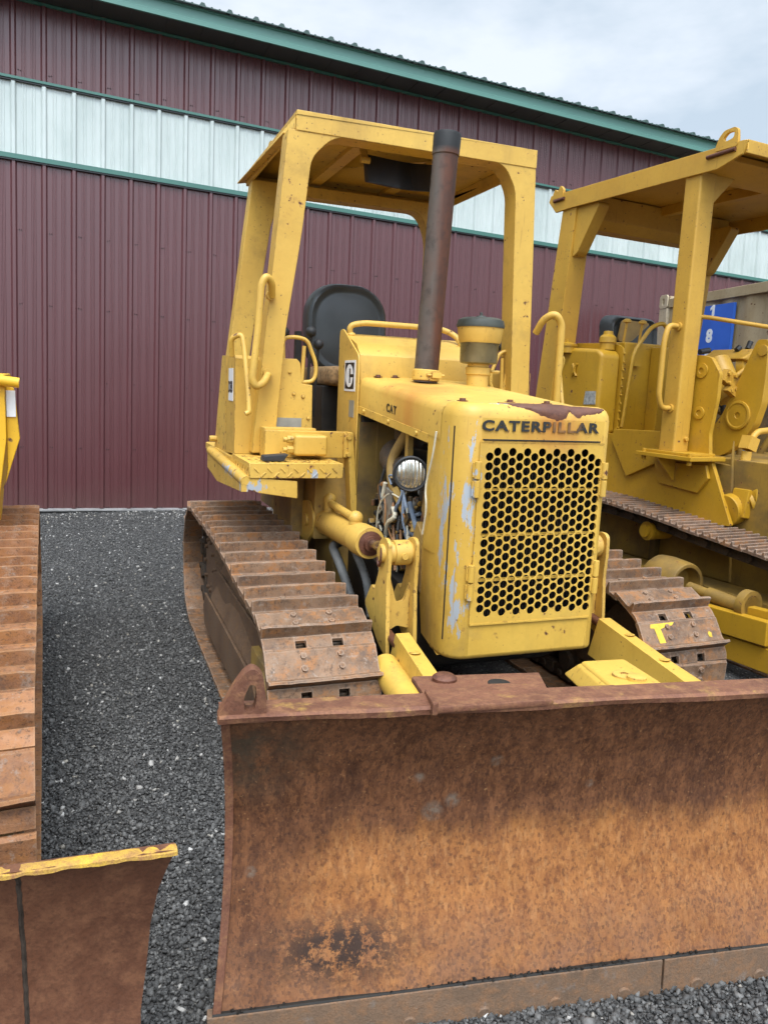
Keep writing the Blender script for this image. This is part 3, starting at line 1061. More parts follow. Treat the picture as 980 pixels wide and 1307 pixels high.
for nm, r, paths in (('white', .0035, [[(-.268, 2.83, .69), (-.275, 2.80, .80), (-.27, 2.70, .86), (-.26, 2.62, .85)], [(-.27, 2.52, .83), (-.275, 2.50, .74), (-.262, 2.46, .68), (-.265, 2.45, .60)],
                                 [(-.285, 2.275, 1.115), (-.287, 2.29, 1.03), (-.290, 2.33, .93), (-.289, 2.31, .86), (-.284, 2.345, .77)]]),
                     ('blue', .007, [[(-.25, 2.62, .97), (-.265, 2.60, .90), (-.26, 2.56, .83), (-.265, 2.50, .80), (-.25, 2.45, .82)], [(-.26, 2.58, .86), (-.27, 2.56, .78), (-.26, 2.50, .70)], [(-.26, 2.6, .86), (-.27, 2.64, .80), (-.25, 2.66, .76)]]),
                     ('black', .006, [[(-.25, 2.80, .95), (-.27, 2.82, .86), (-.26, 2.72, .72), (-.27, 2.62, .64)], [(-.26, 2.9, .7), (-.27, 2.7, .66), (-.26, 2.5, .72), (-.27, 2.42, .6)], [(-.25, 2.64, .78), (-.275, 2.60, .68), (-.25, 2.54, .60)]]),
                     ('copper', .004, [[(-.24, 2.66, .84), (-.27, 2.56, .80), (-.27, 2.48, .77)], [(-.26, 2.75, .78), (-.27, 2.68, .70), (-.26, 2.6, .66)]])):
    for p in paths:
        mb = MB()
        mb.tube(p, r, 8, .06)
        mb.build('wire', m_wire[nm], eng)
for i in range(30):
    k = random.choice(('white', 'black', 'black', 'black', 'copper', 'blue'))
    y, z = random.uniform(2.42, 2.85), random.uniform(.62, .92)
    p = [Vector((random.uniform(-.272, -.235), y, z))]
    for j in range(random.randint(2, 4)):
        q = p[-1] + Vector((random.uniform(-.02, .02), random.uniform(-.09, .09), random.uniform(-.09, .05)))
        q.x, q.y, q.z = max(-.276, min(-.225, q.x)), max(2.39, min(2.92, q.y)), max(.55, min(.98, q.z))
        p.append(q)
    mb = MB()
    mb.tube(p, random.choice((.0028, .004, .006, .009)), 8, .05)
    mb.build('wire', m_wire[k], eng)
for i in range(14):
    c = Vector((random.uniform(-.272, -.25), random.uniform(2.42, 2.85), random.uniform(.60, .90)))
    mb = MB()
    ax = random.choice([(0, 1, .3), (0, .3, 1), (1, 0, 0)])
    mb.lathe([(.006, 0), (.011, .002), (.011, .012), (.007, .014), (.007, .03), (.010, .031), (.010, .04), (.004, .042)], c, ax, 10)
    mb.build('pipe_union', random.choice([m_clut, m_chrome, m_dirtyel, m_dark]), eng)
mb = MB()
mb.lathe([(.030, 0), (.034, .004), (.034, .05), (.028, .056)], (-.20, 2.50, .64), (-1, 0, 0), 22)
mb.build('filter_canister', plain('polished_canister', (.45, .45, .44), .2, 1.0, .2, 30), eng)
mb = MB()
mb.prism([(2.36, .56), (2.44, .58), (2.47, .70), (2.42, .80), (2.37, .76)], 'x', -.275, -.235)
mb.prism([(2.36, .78), (2.41, .84), (2.40, .92), (2.36, .93)], 'x', -.265, -.245)
mb.cyl((-.28, 2.42, .735), (-.26, 2.42, .735), .012, n=8)
mb.build('shroud_bracket', m_dirtyel, eng, bevel=.004)
# side strips between the guard and the open bay
for s in (-1, 1):
    mb = MB()
    mb.box(s * .274, s * .266, 2.264, 2.36, .72, 1.106)
    mb.build('bay_strip', m_guard, guard)

# ---- headlamps
for s in (-1, 1):
    c = Vector((-.315 if s < 0 else .335, 2.40, .965 + (.0 if s < 0 else -.01)))
    ax = Vector((s * .12 - .22, -1, .02)).normalized()
    mb = MB()
    mb.lathe([(.02, .07), (.045, .055), (.057, .02), (.060, .0), (.0605, -.014), (.055, -.018), (.051, -.012)], c, -ax * -1, 32) if False else mb.lathe([(.02, -.07), (.045, -.055), (.057, -.02), (.0605, .0), (.0605, .014), (.056, .019), (.051, .013)], c, ax, 36)
    mb.beam(c - ax * .05, Vector((s * .27, 2.44, .99)), .02, .012)
    lamp = mb.build('headlamp', m_blackp, D)
    mb = MB()
    mb.lathe([(.051, .010), (.046, .016), (.03, .021), (.012, .0235), (.0, .024)], c, ax, 32)
    mb.build('lamp_lens', m_lens, lamp)

# ---- blade lift cylinders, towers, push arms
for s in (-1, 1):
    mb = MB()
    rear, front, boss = Vector((s * .385, 3.20, .672)), Vector((s * .378, 2.60, .690)), Vector((s * .370, 2.335, .712))
    mb.lathe([(.048, -.02), (.054, 0), (.054, .50), (.060, .505), (.060, .60), (.056, .612), (.030, .613)], rear, front - rear, 28)
    cylr = mb.build('lift_cylinder', m_bracket, D, smooth=30)
    mb = MB()
    mb.lathe([(.045, .611), (.045, .617), (.028, .62), (.028, .634)], rear, front - rear, 24)
    mb.build('rod_seal', m_rustscab, cylr)
    mb = MB()
    mb.cyl(front, boss, .0185, n=20)
    mb.build('rod', m_chrome, cylr)
    mb = MB()
    mb.tube([rear + Vector((0, .12, .10)), rear + Vector((0, -.03, .085)), rear + Vector((0, -.13, .082))], .017, 12, .03)
    mb.cyl(rear + Vector((0, -.12, .04)), rear + Vector((0, -.12, .105)), .024)
    mb.ball(rear + Vector((0, -.12, .105)), .026)
    mb.tube([rear + Vector((0, -.14, .09)), rear + Vector((0, -.46, .082))], .016, 12)
    mb.cyl(rear + Vector((0, -.46, .03)), rear + Vector((0, -.46, .085)), .025)
    mb.ball(rear + Vector((0, -.46, .085)), .028)
    mb.build('hydraulic_line', m_bracket, cylr)
    mb = MB()
    mb.prism(smooth2([(3.30, .74), (3.18, .76), (3.10, .70), (3.13, .62), (3.24, .54), (3.30, .54)], .03), 'x', s * .448, s * .436)
    mb.prism(smooth2([(3.30, .74), (3.18, .76), (3.10, .70), (3.13, .62), (3.24, .54), (3.30, .54)], .03), 'x', s * .334, s * .322)
    mb.cyl((s * .46, 3.20, .672), (s * .31, 3.20, .672), .026)
    mb.build('cylinder_mount', m_bracket, D, bevel=.003)
    # tower: two cheek plates joined by a notched web, pin boss between the ears
    mb = MB()
    cheek = smooth2([(2.290, .752, .03), (2.287, .70, .01), (2.292, .60, .01), (2.284, .52, .004), (2.270, .375, .01), (2.36, .41, .02), (2.495, .505, .02), (2.43, .585, .01), (2.405, .570, .008), (2.365, .650, .02), (2.388, .722, .03), (2.352, .762, .03), (2.31, .764, .02)], .02)
    for x0 in (.418, .322):
        mb.plate(cheek, [circ(2.336, .712, .012)], .013, M_yz(s * x0 - .0065))
    notch = smooth2([(-.044, .455), (.0, .468), (.044, .44), (.044, .655, .004), (.036, .655, .004), (.004, .545, .02), (-.022, .552, .02), (-.044, .62)], .01)
    mb.plate([(x * s + s * .370, z) for x, z in notch], [], .012, M_xz(2.335))
    tower = mb.build('lift_tower', m_bracket, D, bevel=.002, seg=1)
    mb = MB()
    mb.lathe([(.026, -.066), (.030, -.062), (.030, -.050), (.036, -.040), (.036, -.022), (.042, -.021), (.042, .034), (.036, .035), (.036, .040), (.030, .050), (.030, .058), (.026, .062)], boss, (1, 0, 0), 28)
    mb.cyl(boss + Vector((.006, -.039, -.004)), boss + Vector((.006, -.047, -.004)), .011, n=12)
    mb.cyl(boss + Vector((.006, -.046, -.004)), boss + Vector((.006, -.0475, -.004)), .005, n=10)
    mb.build('pin_boss', m_bracket, tower)
    mb = MB()
    mb.tube([boss + Vector((s * .064, -.012, .02)), boss + Vector((s * .068, -.02, -.02)), boss + Vector((s * .064, .012, -.05)), boss + Vector((s * .06, .03, -.02))], .005, 8, .02)
    mb.build('retaining_clip', m_rustscab, tower)
    mb = MB()
    mb.hexa([(s * .350, 2.26, .33), (s * .425, 2.26, .33), (s * .455, 1.50, .22), (s * .380, 1.50, .22), (s * .362, 2.23, .472), (s * .410, 2.23, .472), (s * .445, 1.50, .345), (s * .390, 1.50, .345)])
    mb.lathe([(.018, 0), (.018, .004)], (s * .405, 1.93, .420), (0, .165, 1), 14)
    mb.lathe([(.018, 0), (.018, .004)], (s * .396, 2.10, .449), (0, .165, 1), 14)
    arm = mb.build('push_arm', m_arm, D, bevel=.014, seg=3)
    mb = MB()
    mb.cyl((s * .455, 2.20, .375), (s * .475, 1.50, .29), .046, n=24)
    mb.build('angle_cylinder', m_arm, arm)
    mb = MB()
    mb.cyl((s * .405, 2.42, .46), (s * .40, 2.22, .43), .016)
    mb.build('rod', m_rustscab, arm)
    # ribbed hoses
    mb = MB()
    mb.tube([(s * .35, 3.04, .60), (s * .40, 2.98, .60), (s * .40, 2.86, .55), (s * .37, 2.78, .42)], .019, 10, .08, ridge=.007)
    mb.tube([(s * .34, 2.86, .60), (s * .33, 2.74, .52), (s * .33, 2.68, .38)], .017, 10, .06, ridge=.007)
    mb.tube([(s * .33, 2.60, .64), (s * .35, 2.52, .60), (s * .35, 2.48, .48)], .018, 10, .06, ridge=.007)
    mb.build('ribbed_hose', m_greyhose, D)
mb = MB()
mb.box(-.46, .46, 1.58, 1.68, .34, .43)
mb.box(-.12, .12, 1.40, 1.58, .36, .43)
mb.build('cross_beam', m_arm, D, bevel=.01)

# ---- blade
BO = Vector((-1.131, 1.296, 0))
BU = Vector((.990, -.140, 0))
BN = Vector((.140, .990, 0))


def bl(u, n, z):
    return BO + BU * u + BN * n + Vector((0, 0, z))


BW = 2.34
profb = [(.012, .078), (.034, .16), (.060, .25), (.078, .35), (.080, .43), (.066, .52), (.038, .60), (.006, .662)]
prof_s = []
for (a, b), (c_, d_) in zip(profb, profb[1:]):
    for k in range(3):
        prof_s.append((a + (c_ - a) * k / 3, b + (d_ - b) * k / 3))
prof_s.append(profb[-1])
inset = lambda z: .012 + .026 * math.sin(math.pi * max(0, min(1, (z - .02) / .78)))
mb = MB()
nu = 48
vs, fs = [], []
for n_, z in prof_s:
    for i in range(nu + 1):
        e = inset(z)
        u = e + (BW - 2 * e) * i / nu
        w_ = .0022 * math.sin(u * 9 + z * 7) + .0015 * math.sin(u * 23 + z * 31)
        vs.append(bl(u, n_ + w_, z))
kk = nu + 1
for j in range(len(prof_s) - 1):
    for i in range(nu):
        fs.append((j * kk + i, j * kk + i + 1, (j + 1) * kk + i + 1, (j + 1) * kk + i))
off_b = len(vs)
vs += [v + BN * .018 for v in vs]
fs += [tuple(i + off_b for i in reversed(f)) for f in fs]
rows = len(prof_s)
for j in range(rows - 1):
    for i in (0, nu):
        a, b = j * kk + i, (j + 1) * kk + i
        fs.append((a, b, b + off_b, a + off_b))
for i in range(nu):
    for j in (0, rows - 1):
        a = j * kk + i
        fs.append((a, a + 1, a + 1 + off_b, a + off_b))
mb.add(vs, fs)
blade = mb.build('blade', m_blade, D, smooth=50)
# end strips that frame the moldboard
for u0, u1 in ((0, .012), (BW - .012, BW)):
    mb = MB()
    vs = []
    for n_, z in prof_s:
        e = inset(z) * (1 if u0 == 0 else -1)
        for uu, nn in ((u0 + e - .006 * (1 if u0 == 0 else -1), n_ - .004), (u1 + e - .002 * (1 if u0 == 0 else -1), n_ - .004), (u1 + e, n_ + .07), (u0 + e, n_ + .07)):
            vs.append(bl(uu, nn, z))
    fs = []
    for j in range(rows - 1):
        for i in range(4):
            fs.append((j * 4 + i, j * 4 + (i + 1) % 4, j * 4 + 4 + (i + 1) % 4, j * 4 + 4 + i))
    fs += [(0, 1, 2, 3), tuple((rows - 1) * 4 + i for i in range(4))]
    mb.add(vs, fs)
    mb.build('end_strip', m_flange, blade, bevel=.002)
# top flange with a battered front lip
mb = MB()
vs, fs = [], []
for i in range(nu * 2 + 1):
    u = BW * i / (nu * 2)
    d_ = .0035 * math.sin(u * 5.1 + 1) * math.sin(u * 13.7) + random.uniform(-.0010, .0010)
    u = .018 + (BW - .036) * i / (nu * 2)
    vs += [bl(u, -.001 + d_ * .5, .6565 + d_ * .5), bl(u, -.003, .667 + d_ * .3), bl(u, .004, .6715), bl(u, .075, .667), bl(u, .075, .655)]
for i in range(nu * 2):
    for j in range(5):
        fs.append((i * 5 + j, i * 5 + (j + 1) % 5, i * 5 + 5 + (j + 1) % 5, i * 5 + 5 + j))
fs += [(0, 1, 2, 3, 4), tuple(nu * 10 + i for i in range(5))]
mb.add(vs, fs)
mb.build('top_flange', m_flange, blade, smooth=30)
# cutting edges, bolted in lengths, a packed seam above
for u0, u1 in ((.002, .945), (.949, 1.62), (1.624, BW - .002)):
    mb = MB()
    mb.hexa([bl(u0, -.004, -.05), bl(u1, -.004, -.05), bl(u1, .02, -.05), bl(u0, .02, -.05), bl(u0, .004, .076), bl(u1, .004, .076), bl(u1, .03, .076), bl(u0, .03, .076)])
    n_ = int((u1 - u0) / .155)
    for i in range(n_):
        u = u0 + .08 + i * .155
        mb.cyl(bl(u, -.0035, .010), bl(u, .02, .012), .016, n=14)
    mb.build('cutting_edge', m_edge, blade, bevel=.003)
mb = MB()
for i in range(130):
    u = random.choice((random.uniform(.01, BW - .02), random.gauss(.72, .16)))
    sz = random.uniform(.002, .0055)
    mb.obox(bl(u, .008 + random.uniform(-.002, .004), .080 + random.uniform(-.002, .004)), (sz, sz, sz), Matrix.Rotation(random.random() * 3, 3, (1, 1, 1)))
mb.build('packed_gravel', m_dark, blade)['kind'] = 'stuff'
mb = MB()
mb.hexa([bl(.012, .006, .0765), bl(BW - .012, .006, .0765), bl(BW - .012, .02, .0765), bl(.012, .02, .0765), bl(.012, .008, .0800), bl(BW - .012, .008, .0800), bl(BW - .012, .02, .0800), bl(.012, .02, .0800)])
mb.build('edge_seam', m_dark, blade)
# lifting eye on the near top corner
mb = MB()
Me = Matrix((list(BU) + [0], [0, 0, 1, 0], list(-BN) + [0], [0, 0, 0, 1])).transposed()
Me.translation = bl(.016, .034, 0)
eye = smooth2([(.0, .655, 0), (-.002, .666, .01), (.022, .715, .02), (.042, .745, .015), (.058, .756, .015), (.076, .742, .015), (.083, .70, .02), (.084, .655, 0)], .015)
mb.plate(eye, [smooth2([(.046, .676), (.043, .70), (.054, .726), (.064, .724), (.067, .70), (.062, .676)], .01)], .030, Me)
mb.build('lifting_eye', m_flange, blade, bevel=.004)
# hinge plate (rust) and hinge bracket (yellow) behind the top flange
mb = MB()
hq = [Vector((-0.7387, 1.2272, 0.6760)), Vector((-0.4971, 1.2024, 0.6760)), Vector((-0.3994, 1.4100, 0.6450)), Vector((-0.6841, 1.4560, 0.6450))]
dn = Vector((0, 0, -.014))
mb.hexa([q + dn for q in hq] + hq)
hf = [Vector((-0.7157, 1.3185, 0.6660)), Vector((-0.7402, 1.2240, 0.6790)), Vector((-0.7276, 1.2243, 0.6790)), Vector((-0.7051, 1.3239, 0.6660))]
mb.hexa([q + Vector((0, 0, -.02)) for q in hf] + [q + Vector((0, 0, .006)) for q in hf])
hp = mb.build('hinge_plate', m_flange, blade, bevel=.004)
mb = MB()
mb.lathe([(.026, -.002), (.026, .008), (.018, .014), (0, .015)], Vector((-0.6334, 1.4002, 0.6510)), n=18)
mb.build('hinge_bolt', m_rustscab, hp)
mb = MB()
mb.lathe([(.024, 0), (.024, .0018)], Vector((-0.5332, 1.3484, 0.6545)), n=22)  # flat black disc drawn in as the shaded inside of a hole
mb.build('pin_hole_dark_disc', m_black, hp)
mb = MB()
bq = [Vector((-0.3317, 1.2458, 0.6680)), Vector((-0.2079, 1.2367, 0.6680)), Vector((-0.1675, 1.4185, 0.6550)), Vector((-0.2814, 1.4297, 0.6550))]
mb.hexa([q + Vector((0, 0, -.02)) for q in bq] + bq)
bl_ = [bq[0], bq[0] + Vector((.02, 0, 0)), bq[3] + Vector((.02, 0, 0)), bq[3]]
mb.hexa([q + Vector((-.012, .05, -.05)) for q in bl_] + [q + Vector((-.004, 0, -.006)) for q in bl_])
hb = mb.build('hinge_bracket', m_arm, blade, bevel=.010, seg=3)
mb = MB()
mb.lathe([(.026, 0), (.026, .004), (.010, .005), (.010, .002)], Vector((-0.2586, 1.3007, 0.6640)), n=22)
mb.lathe([(.020, 0), (.020, .010), (.008, .012)], Vector((-0.2513, 1.2713, 0.6640)), n=20)
mb.build('hinge_pin', m_bracket, hb)
mb = MB()
mb.hexa([bl(.70, .075, .56), bl(.83, .075, .56), bl(.83, .10, .56), bl(.70, .10, .56), bl(.70, .075, .652), bl(.83, .075, .652), bl(.83, .10, .652), bl(.70, .10, .652)])
mb.build('blade_web', m_arm, blade, bevel=.004)

# ---- fenders, tanks, step (left as seen, then the far side)
def tread(mb, x0, x1, y0, y1, z, axis='z'):
    """raised tear-drop tread pattern"""
    st = .034
    i = 0
    u = x0 + .02
    while u < x1 - .015:
        w = y0 + .014 + (.0 if i % 2 else .017)
        j = 0
        while w < y1 - .01:
            a = R(45 if (i + j) % 2 else -45)
            rot = Matrix.Rotation(a, 3, 'Z')
            if axis == 'z':
                mb.obox((u, w, z), (.026, .006, .003), rot)
            elif axis == 'y':
                q = Matrix.Rotation(R(90), 3, 'X') @ rot
                mb.obox((u, z, w), (.026, .006, .003), q)
            else:
                q = Matrix.Rotation(R(90), 3, 'Y') @ rot
                mb.obox((z, u, w), (.006, .026, .003), q)
            w += st
            j += 1
        u += st * .75
        i += 1


for s in (-1, 1):
    X = lambda x: s * abs(x) if x < 0 else -s * x
    mb = MB()
    mb.box(min(X(-.757), X(-.39)), max(X(-.757), X(-.39)), 2.90, 3.28, .886, .944)
    tread(mb, min(X(-.75), X(-.40)), max(X(-.75), X(-.40)), .886, .944, 2.8985, 'y')
    tread(mb, min(X(-.75), X(-.40)), max(X(-.75), X(-.40)), 2.905, 3.2, .945, 'z')
    tread(mb, 2.91, 3.25, .888, .942, X(-.7575), 'x')
    step = mb.build('step', m_fender, D, bevel=.0015, seg=1)
    mb = MB()
    sk = [(-0.7802, 2.9150, 0.8503), (-0.7483, 2.9150, 0.8889), (-0.5696, 2.9150, 0.8740), (-0.5677, 2.9150, 0.8069), (-0.7175, 2.9150, 0.8292)]
    mb.prism([(X(q[0]), q[2]) for q in sk], 'y', 2.905, 2.94)
    mb.build('step_skirt', m_fender, step, bevel=.003)
    mb = MB()
    mb.box(min(X(-.76), X(-.44)), max(X(-.76), X(-.44)), 3.28, 4.05, .895, .93)
    fen = mb.build('fender', m_fender, D, bevel=.006)
    mb = MB()
    mb.tube([(X(-.765), 2.905, .872), (X(-.772), 3.20, .890), (X(-.768), 3.80, .908)], .022, 14)
    mb.prism([(2.905, .86), (3.8, .895), (3.8, .83), (3.5, .80), (2.905, .835)], 'x', X(-.785), X(-.760))
    mb.build('edge_tube', m_fender, fen)
    mb = MB()
    zt_ = 0 if s < 0 else -.16
    mb.prism([(3.26, .945), (3.26, 1.335 + zt_), (3.275, 1.348 + zt_), (3.60, 1.352 + zt_), (3.80, .93), (3.50, .93)], 'x', X(-.752), X(-.595))
    mb.box(min(X(-.755), X(-.753)), max(X(-.755), X(-.753)), 3.47, 3.473, .94, 1.345)
    mb.cyl((X(-.752), 3.74, .97), (X(-.785), 3.74, .97), .014, n=10)
    tank = mb.build('side_tank', m_fender, D, bevel=.005)
    if s < 0:
        mb = MB()
        mb.box(-.7552, -.7526, 3.30, 3.40, 1.16, 1.295)
        dc = mb.build('decal', m_white, tank)
        mb = MB()
        mm = Matrix(((0, 0, -1, -.7556), (-1, 0, 0, 3.35), (0, 1, 0, 1.218), (0, 0, 0, 1)))
        mb.text('D3B', .05, mm, .0008, .85, .04)
        mb.build('lettering', m_black, dc)
    mb = MB()
    mb.prism([(X(-.60), .945), (X(-.60), 1.345), (X(-.50), 1.345), (X(-.485), 1.33), (X(-.475), 1.245), (X(-.43), 1.240), (X(-.425), .945)], 'y', 3.24, 3.62)
    for x, z in ((-.47, 1.19), (-.445, 1.1), (-.51, 1.20), (-.53, 1.29)):
        mb.cyl((X(x), 3.242, z), (X(x), 3.232, z), .008, n=6)
    con = mb.build('console', m_fender, D, bevel=.004)
    mb = MB()
    mb.box(min(X(-.585), X(-.475)), max(X(-.585), X(-.475)), 3.236, 3.2395, 1.0, 1.10)
    mb.build('data_plate', m_plateg, con)
    mb = MB()
    mb.tube([(X(-.555), 3.25, 1.33), (X(-.56), 3.25, 1.43), (X(-.50), 3.25, 1.435), (X(-.455), 3.25, 1.425), (X(-.415), 3.25, 1.33), (X(-.415), 3.25, 1.28), (X(-.43), 3.25, 1.255), (X(-.475), 3.25, 1.25)], .0085, 10, .04)
    mb.tube([(X(-.475), 3.25, 1.25), (X(-.468), 3.25, 1.40)], .0085, 10)
    mb.build('lever_guard', m_fender, con)
    mb = MB()
    lv = [(-0.7698, 3.2400, 1.3396), (-0.7774, 3.2200, 1.4127), (-0.7374, 3.2000, 1.4297), (-0.7307, 3.1800, 1.3713), (-0.7235, 3.1200, 1.2000), (-0.7229, 3.1000, 1.1241), (-0.7383, 3.1000, 1.1175)]
    mb.tube([(X(q[0]), q[1], q[2]) for q in lv], .0105, 10, .02)
    mb.build('brake_lever', m_fender, con)
    for lx, ly, lz in ((-.40, 3.40, 1.47), (-.36, 3.42, 1.42), (-.52, 3.40, 1.46)):
        mb = MB()
        mb.tube([(X(lx), ly + .05, 1.1), (X(lx), ly, lz)], .007, 8)
        mb.ball((X(lx), ly, lz), .024)
        mb.build('control_lever', m_blackp, con)
    # canopy mounting bracket in front of the post
    mb = MB()
    mb.box(min(X(-.66), X(-.30)), max(X(-.66), X(-.30)), 3.09, 3.12, .946, 1.056)
    mb.box(min(X(-.66), X(-.44)), max(X(-.66), X(-.44)), 3.12, 3.19, .946, 1.065)
    mb.prism([(X(-.325), 1.056), (X(-.30), 1.056), (X(-.25), .55), (X(-.285), .55)], 'y', 3.06, 3.13)
    mb.box(min(X(-.335), X(-.30)), max(X(-.335), X(-.30)), 3.07, 3.09, .95, 1.05)
    brk = mb.build('canopy_bracket', m_fender, D, bevel=.005)
    mb = MB()
    mb.box(min(X(-.56), X(-.425)), max(X(-.56), X(-.425)), 3.00, 3.09, .962, 1.045)
    mb.build('bracket_block', m_fender, brk, bevel=.012, seg=3)
    mb = MB()
    for z in (.985, 1.025):
        mb.cyl((X(-.585), 3.03, z), (X(-.56), 3.03, z), .016, n=6)
        mb.cyl((X(-.60), 3.03, z), (X(-.585), 3.03, z), .010, n=8)
    for z in (.965, 1.035):
        mb.cyl((X(-.317), 3.07, z), (X(-.317), 3.055, z), .011, n=6)
    mb.build('bracket_bolt', m_fender, brk, bevel=.001)
    # black rubber pad lying on the step
    if s < 0:
        mb = MB()
        mb.prism([(-.70, .947), (-.62, .947), (-.60, .975), (-.695, .968)], 'y', 2.93, 2.99)
        mb.build('rubber_pad', m_blackp, step, bevel=.004)

# ---- operator's floor, seat
mb = MB()
mb.box(-.43, .43, 3.36, 4.1, .90, .92)
mb.box(-.36, .36, 3.8, 4.18, .92, 1.12)
mb.box(-.36, -.30, 3.4, 3.62, .92, 1.02)
mb.build('floor_plate', m_dirtyel, D, bevel=.004)
mb = MB()
mb.box(-.30, .16, 3.55, 3.95, .92, 1.24)
sb = mb.build('seat_base', m_dark, D, bevel=.01)
mb = MB()
mb.box(-.29, .17, 3.46, 3.98, 1.24, 1.33)
mb.build('seat_cushion', m_foam, sb, bevel=.03, seg=3)
bkp = [(-0.3159, 3.8500, 1.6883), (-0.2537, 3.8500, 1.7308), (-0.0222, 3.8500, 1.7430), (0.0884, 3.8500, 1.7100), (0.1162, 3.8500, 1.5763), (0.1109, 3.8500, 1.4187), (0.0277, 3.8500, 1.3668), (-0.2212, 3.8500, 1.3538), (-0.3044, 3.8500, 1.4334)]
xs = [p[0] for p in bkp]
x0b, x1b = min(xs), max(xs)
z0b, z1b = 1.34, max(p[2] for p in bkp)


def cushion(mb, x0, x1, z0, z1, y, th, lean=.06, rc=.12):
    """padded back: rounded outline, soft crowned front with a raised roll round it"""
    cx, cz = (x0 + x1) / 2, (z0 + z1) / 2
    out = rrect(x0, x1, z0, z1, rc, 7)
    lv = [(1.0, 0), (1.0, .25), (.985, .6), (.95, .9), (.90, 1.0), (.84, .93), (.80, .86), (.76, .88), (.6, .95), (.35, 1.0), (.05, 1.02)]
    vs, fs = [], []
    n = len(out)
    for k_, h in lv:
        for x, z in out:
            xx, zz = cx + (x - cx) * k_, cz + (z - cz) * k_
            vs.append((xx, y - th * h + (zz - cz) * lean, zz))
    for j in range(len(lv) - 1):
        fs += [(j * n + i, j * n + (i + 1) % n, (j + 1) * n + (i + 1) % n, (j + 1) * n + i) for i in range(n)]
    fs += [tuple(range(n)), tuple((len(lv) - 1) * n + i for i in range(n))]
    mb.add(vs, fs)


mb = MB()
cushion(mb, x0b + .025, x1b + .02, z0b - .05, z1b + .01, 3.97, .10, .06, .17)
mb.build('seat_backrest', m_vinyl, sb, smooth=60)
mb = MB()
mb.box(x0b - .035, x0b - .005, 3.86, 3.90, 1.3, 1.50)
mb.build('seat_bracket', m_dark, sb, bevel=.004)

# ---- roll-over canopy
frame_out = [(-.690, .955, 0), (-.690, .965, 0), (-.609, 1.82, 0), (-.571, 2.225, 0), (.540, 2.225, 0), (.562, 1.775, 0), (.585, 1.25, 0), (.597, .955, 0),
             (.505, .955, 0), (.489, 1.285, 0), (.463, 1.77, .1), (.447, 2.12, .04), (.385, 2.2215, .05), (-.385, 2.2215, .05), (-.475, 2.13, .04), (-.507, 1.83, .1), (-.562, 1.46, 0), (-.600, .955, 0)]
mb = MB()
mb.plate(smooth2(frame_out, .0, 6), [], .10, M_xz(3.29))
pf = mb.build('front_canopy_frame', m_rops, D, bevel=.007)
rear_out = [(-.690, .93, 0), (-.640, 1.385, 0), (-.535, 2.24, 0), (.53, 2.24, 0), (.532, 1.385, 0), (.535, .93, 0),
            (.45, .93, 0), (.45, 1.40, .1), (.44, 2.06, .12), (.38, 2.185, .1), (-.36, 2.185, .1), (-.43, 2.06, .12), (-.525, 1.43, .1), (-.58, .93, 0)]
mb = MB()
mb.plate(smooth2(rear_out, .0, 6), [], .09, M_xz(4.19))
mb.build('rear_canopy_frame', m_rops, D, bevel=.007)
mb = MB()
mb.box(-.540, .540, 3.186, 4.24, 2.283, 2.298)
mb.box(-.540, .540, 3.186, 3.20, 2.222, 2.283)
mb.box(-.540, -.527, 3.20, 4.24, 2.232, 2.283)
mb.box(.527, .540, 3.20, 4.24, 2.222, 2.283)
mb.box(-.527, .527, 4.226, 4.24, 2.222, 2.283)
mb.hexa([(-.575, 3.26, 2.224), (-.527, 3.26, 2.228), (-.527, 4.30, 2.262), (-.575, 4.30, 2.252), (-.575, 3.26, 2.230), (-.527, 3.26, 2.236), (-.527, 4.30, 2.270), (-.575, 4.30, 2.260)])
for x in (-.2, .2):
    mb.box(x - .03, x + .03, 3.3, 4.2, 2.262, 2.283)
roof = mb.build('canopy_roof', m_rops, D, bevel=.004)
mb = MB()
c0, c1 = Vector((-0.1678, 3.4200, 2.2126)), Vector((0.1608, 3.4200, 2.2107))
pts = []
for i in range(7):
    f = i / 6
    pts.append(c0.lerp(c1, f) + Vector((0, -.05 + .16 * (f - .5) ** 2, -.03 - .02 * math.sin(math.pi * f))))
for i in range(6):
    a, b = pts[i], pts[i + 1]
    h = Vector((0, .02, .062))
    t_ = Vector((0, .05, .010))
    mb.hexa([a - h, b - h, b - h + t_, a - h + t_, a + h, b + h, b + h + t_, a + h + t_])
mb.build('sun_visor', m_blackp, roof, bevel=.004)
mb = MB()
mb.beam(c0 + Vector((-.01, 0, .01)), c0 + Vector((-.02, .03, .10)), .03, .012, (0, 1, 0))
mb.cyl(c0 + Vector((-.03, -.01, .0)), c0 + Vector((.01, -.01, .0)), .014, n=10)
mb.build('visor_bracket', m_rops, roof)
mb = MB()
Ml = M_yz(-.50)
mb.plate(smooth2([(3.80, 2.29), (3.80, 2.33), (3.84, 2.36), (3.90, 2.36), (3.93, 2.29)], .02), [circ(3.865, 2.33, .014)], .016, Ml)
mb.build('roof_eye', m_rops, roof, bevel=.002)
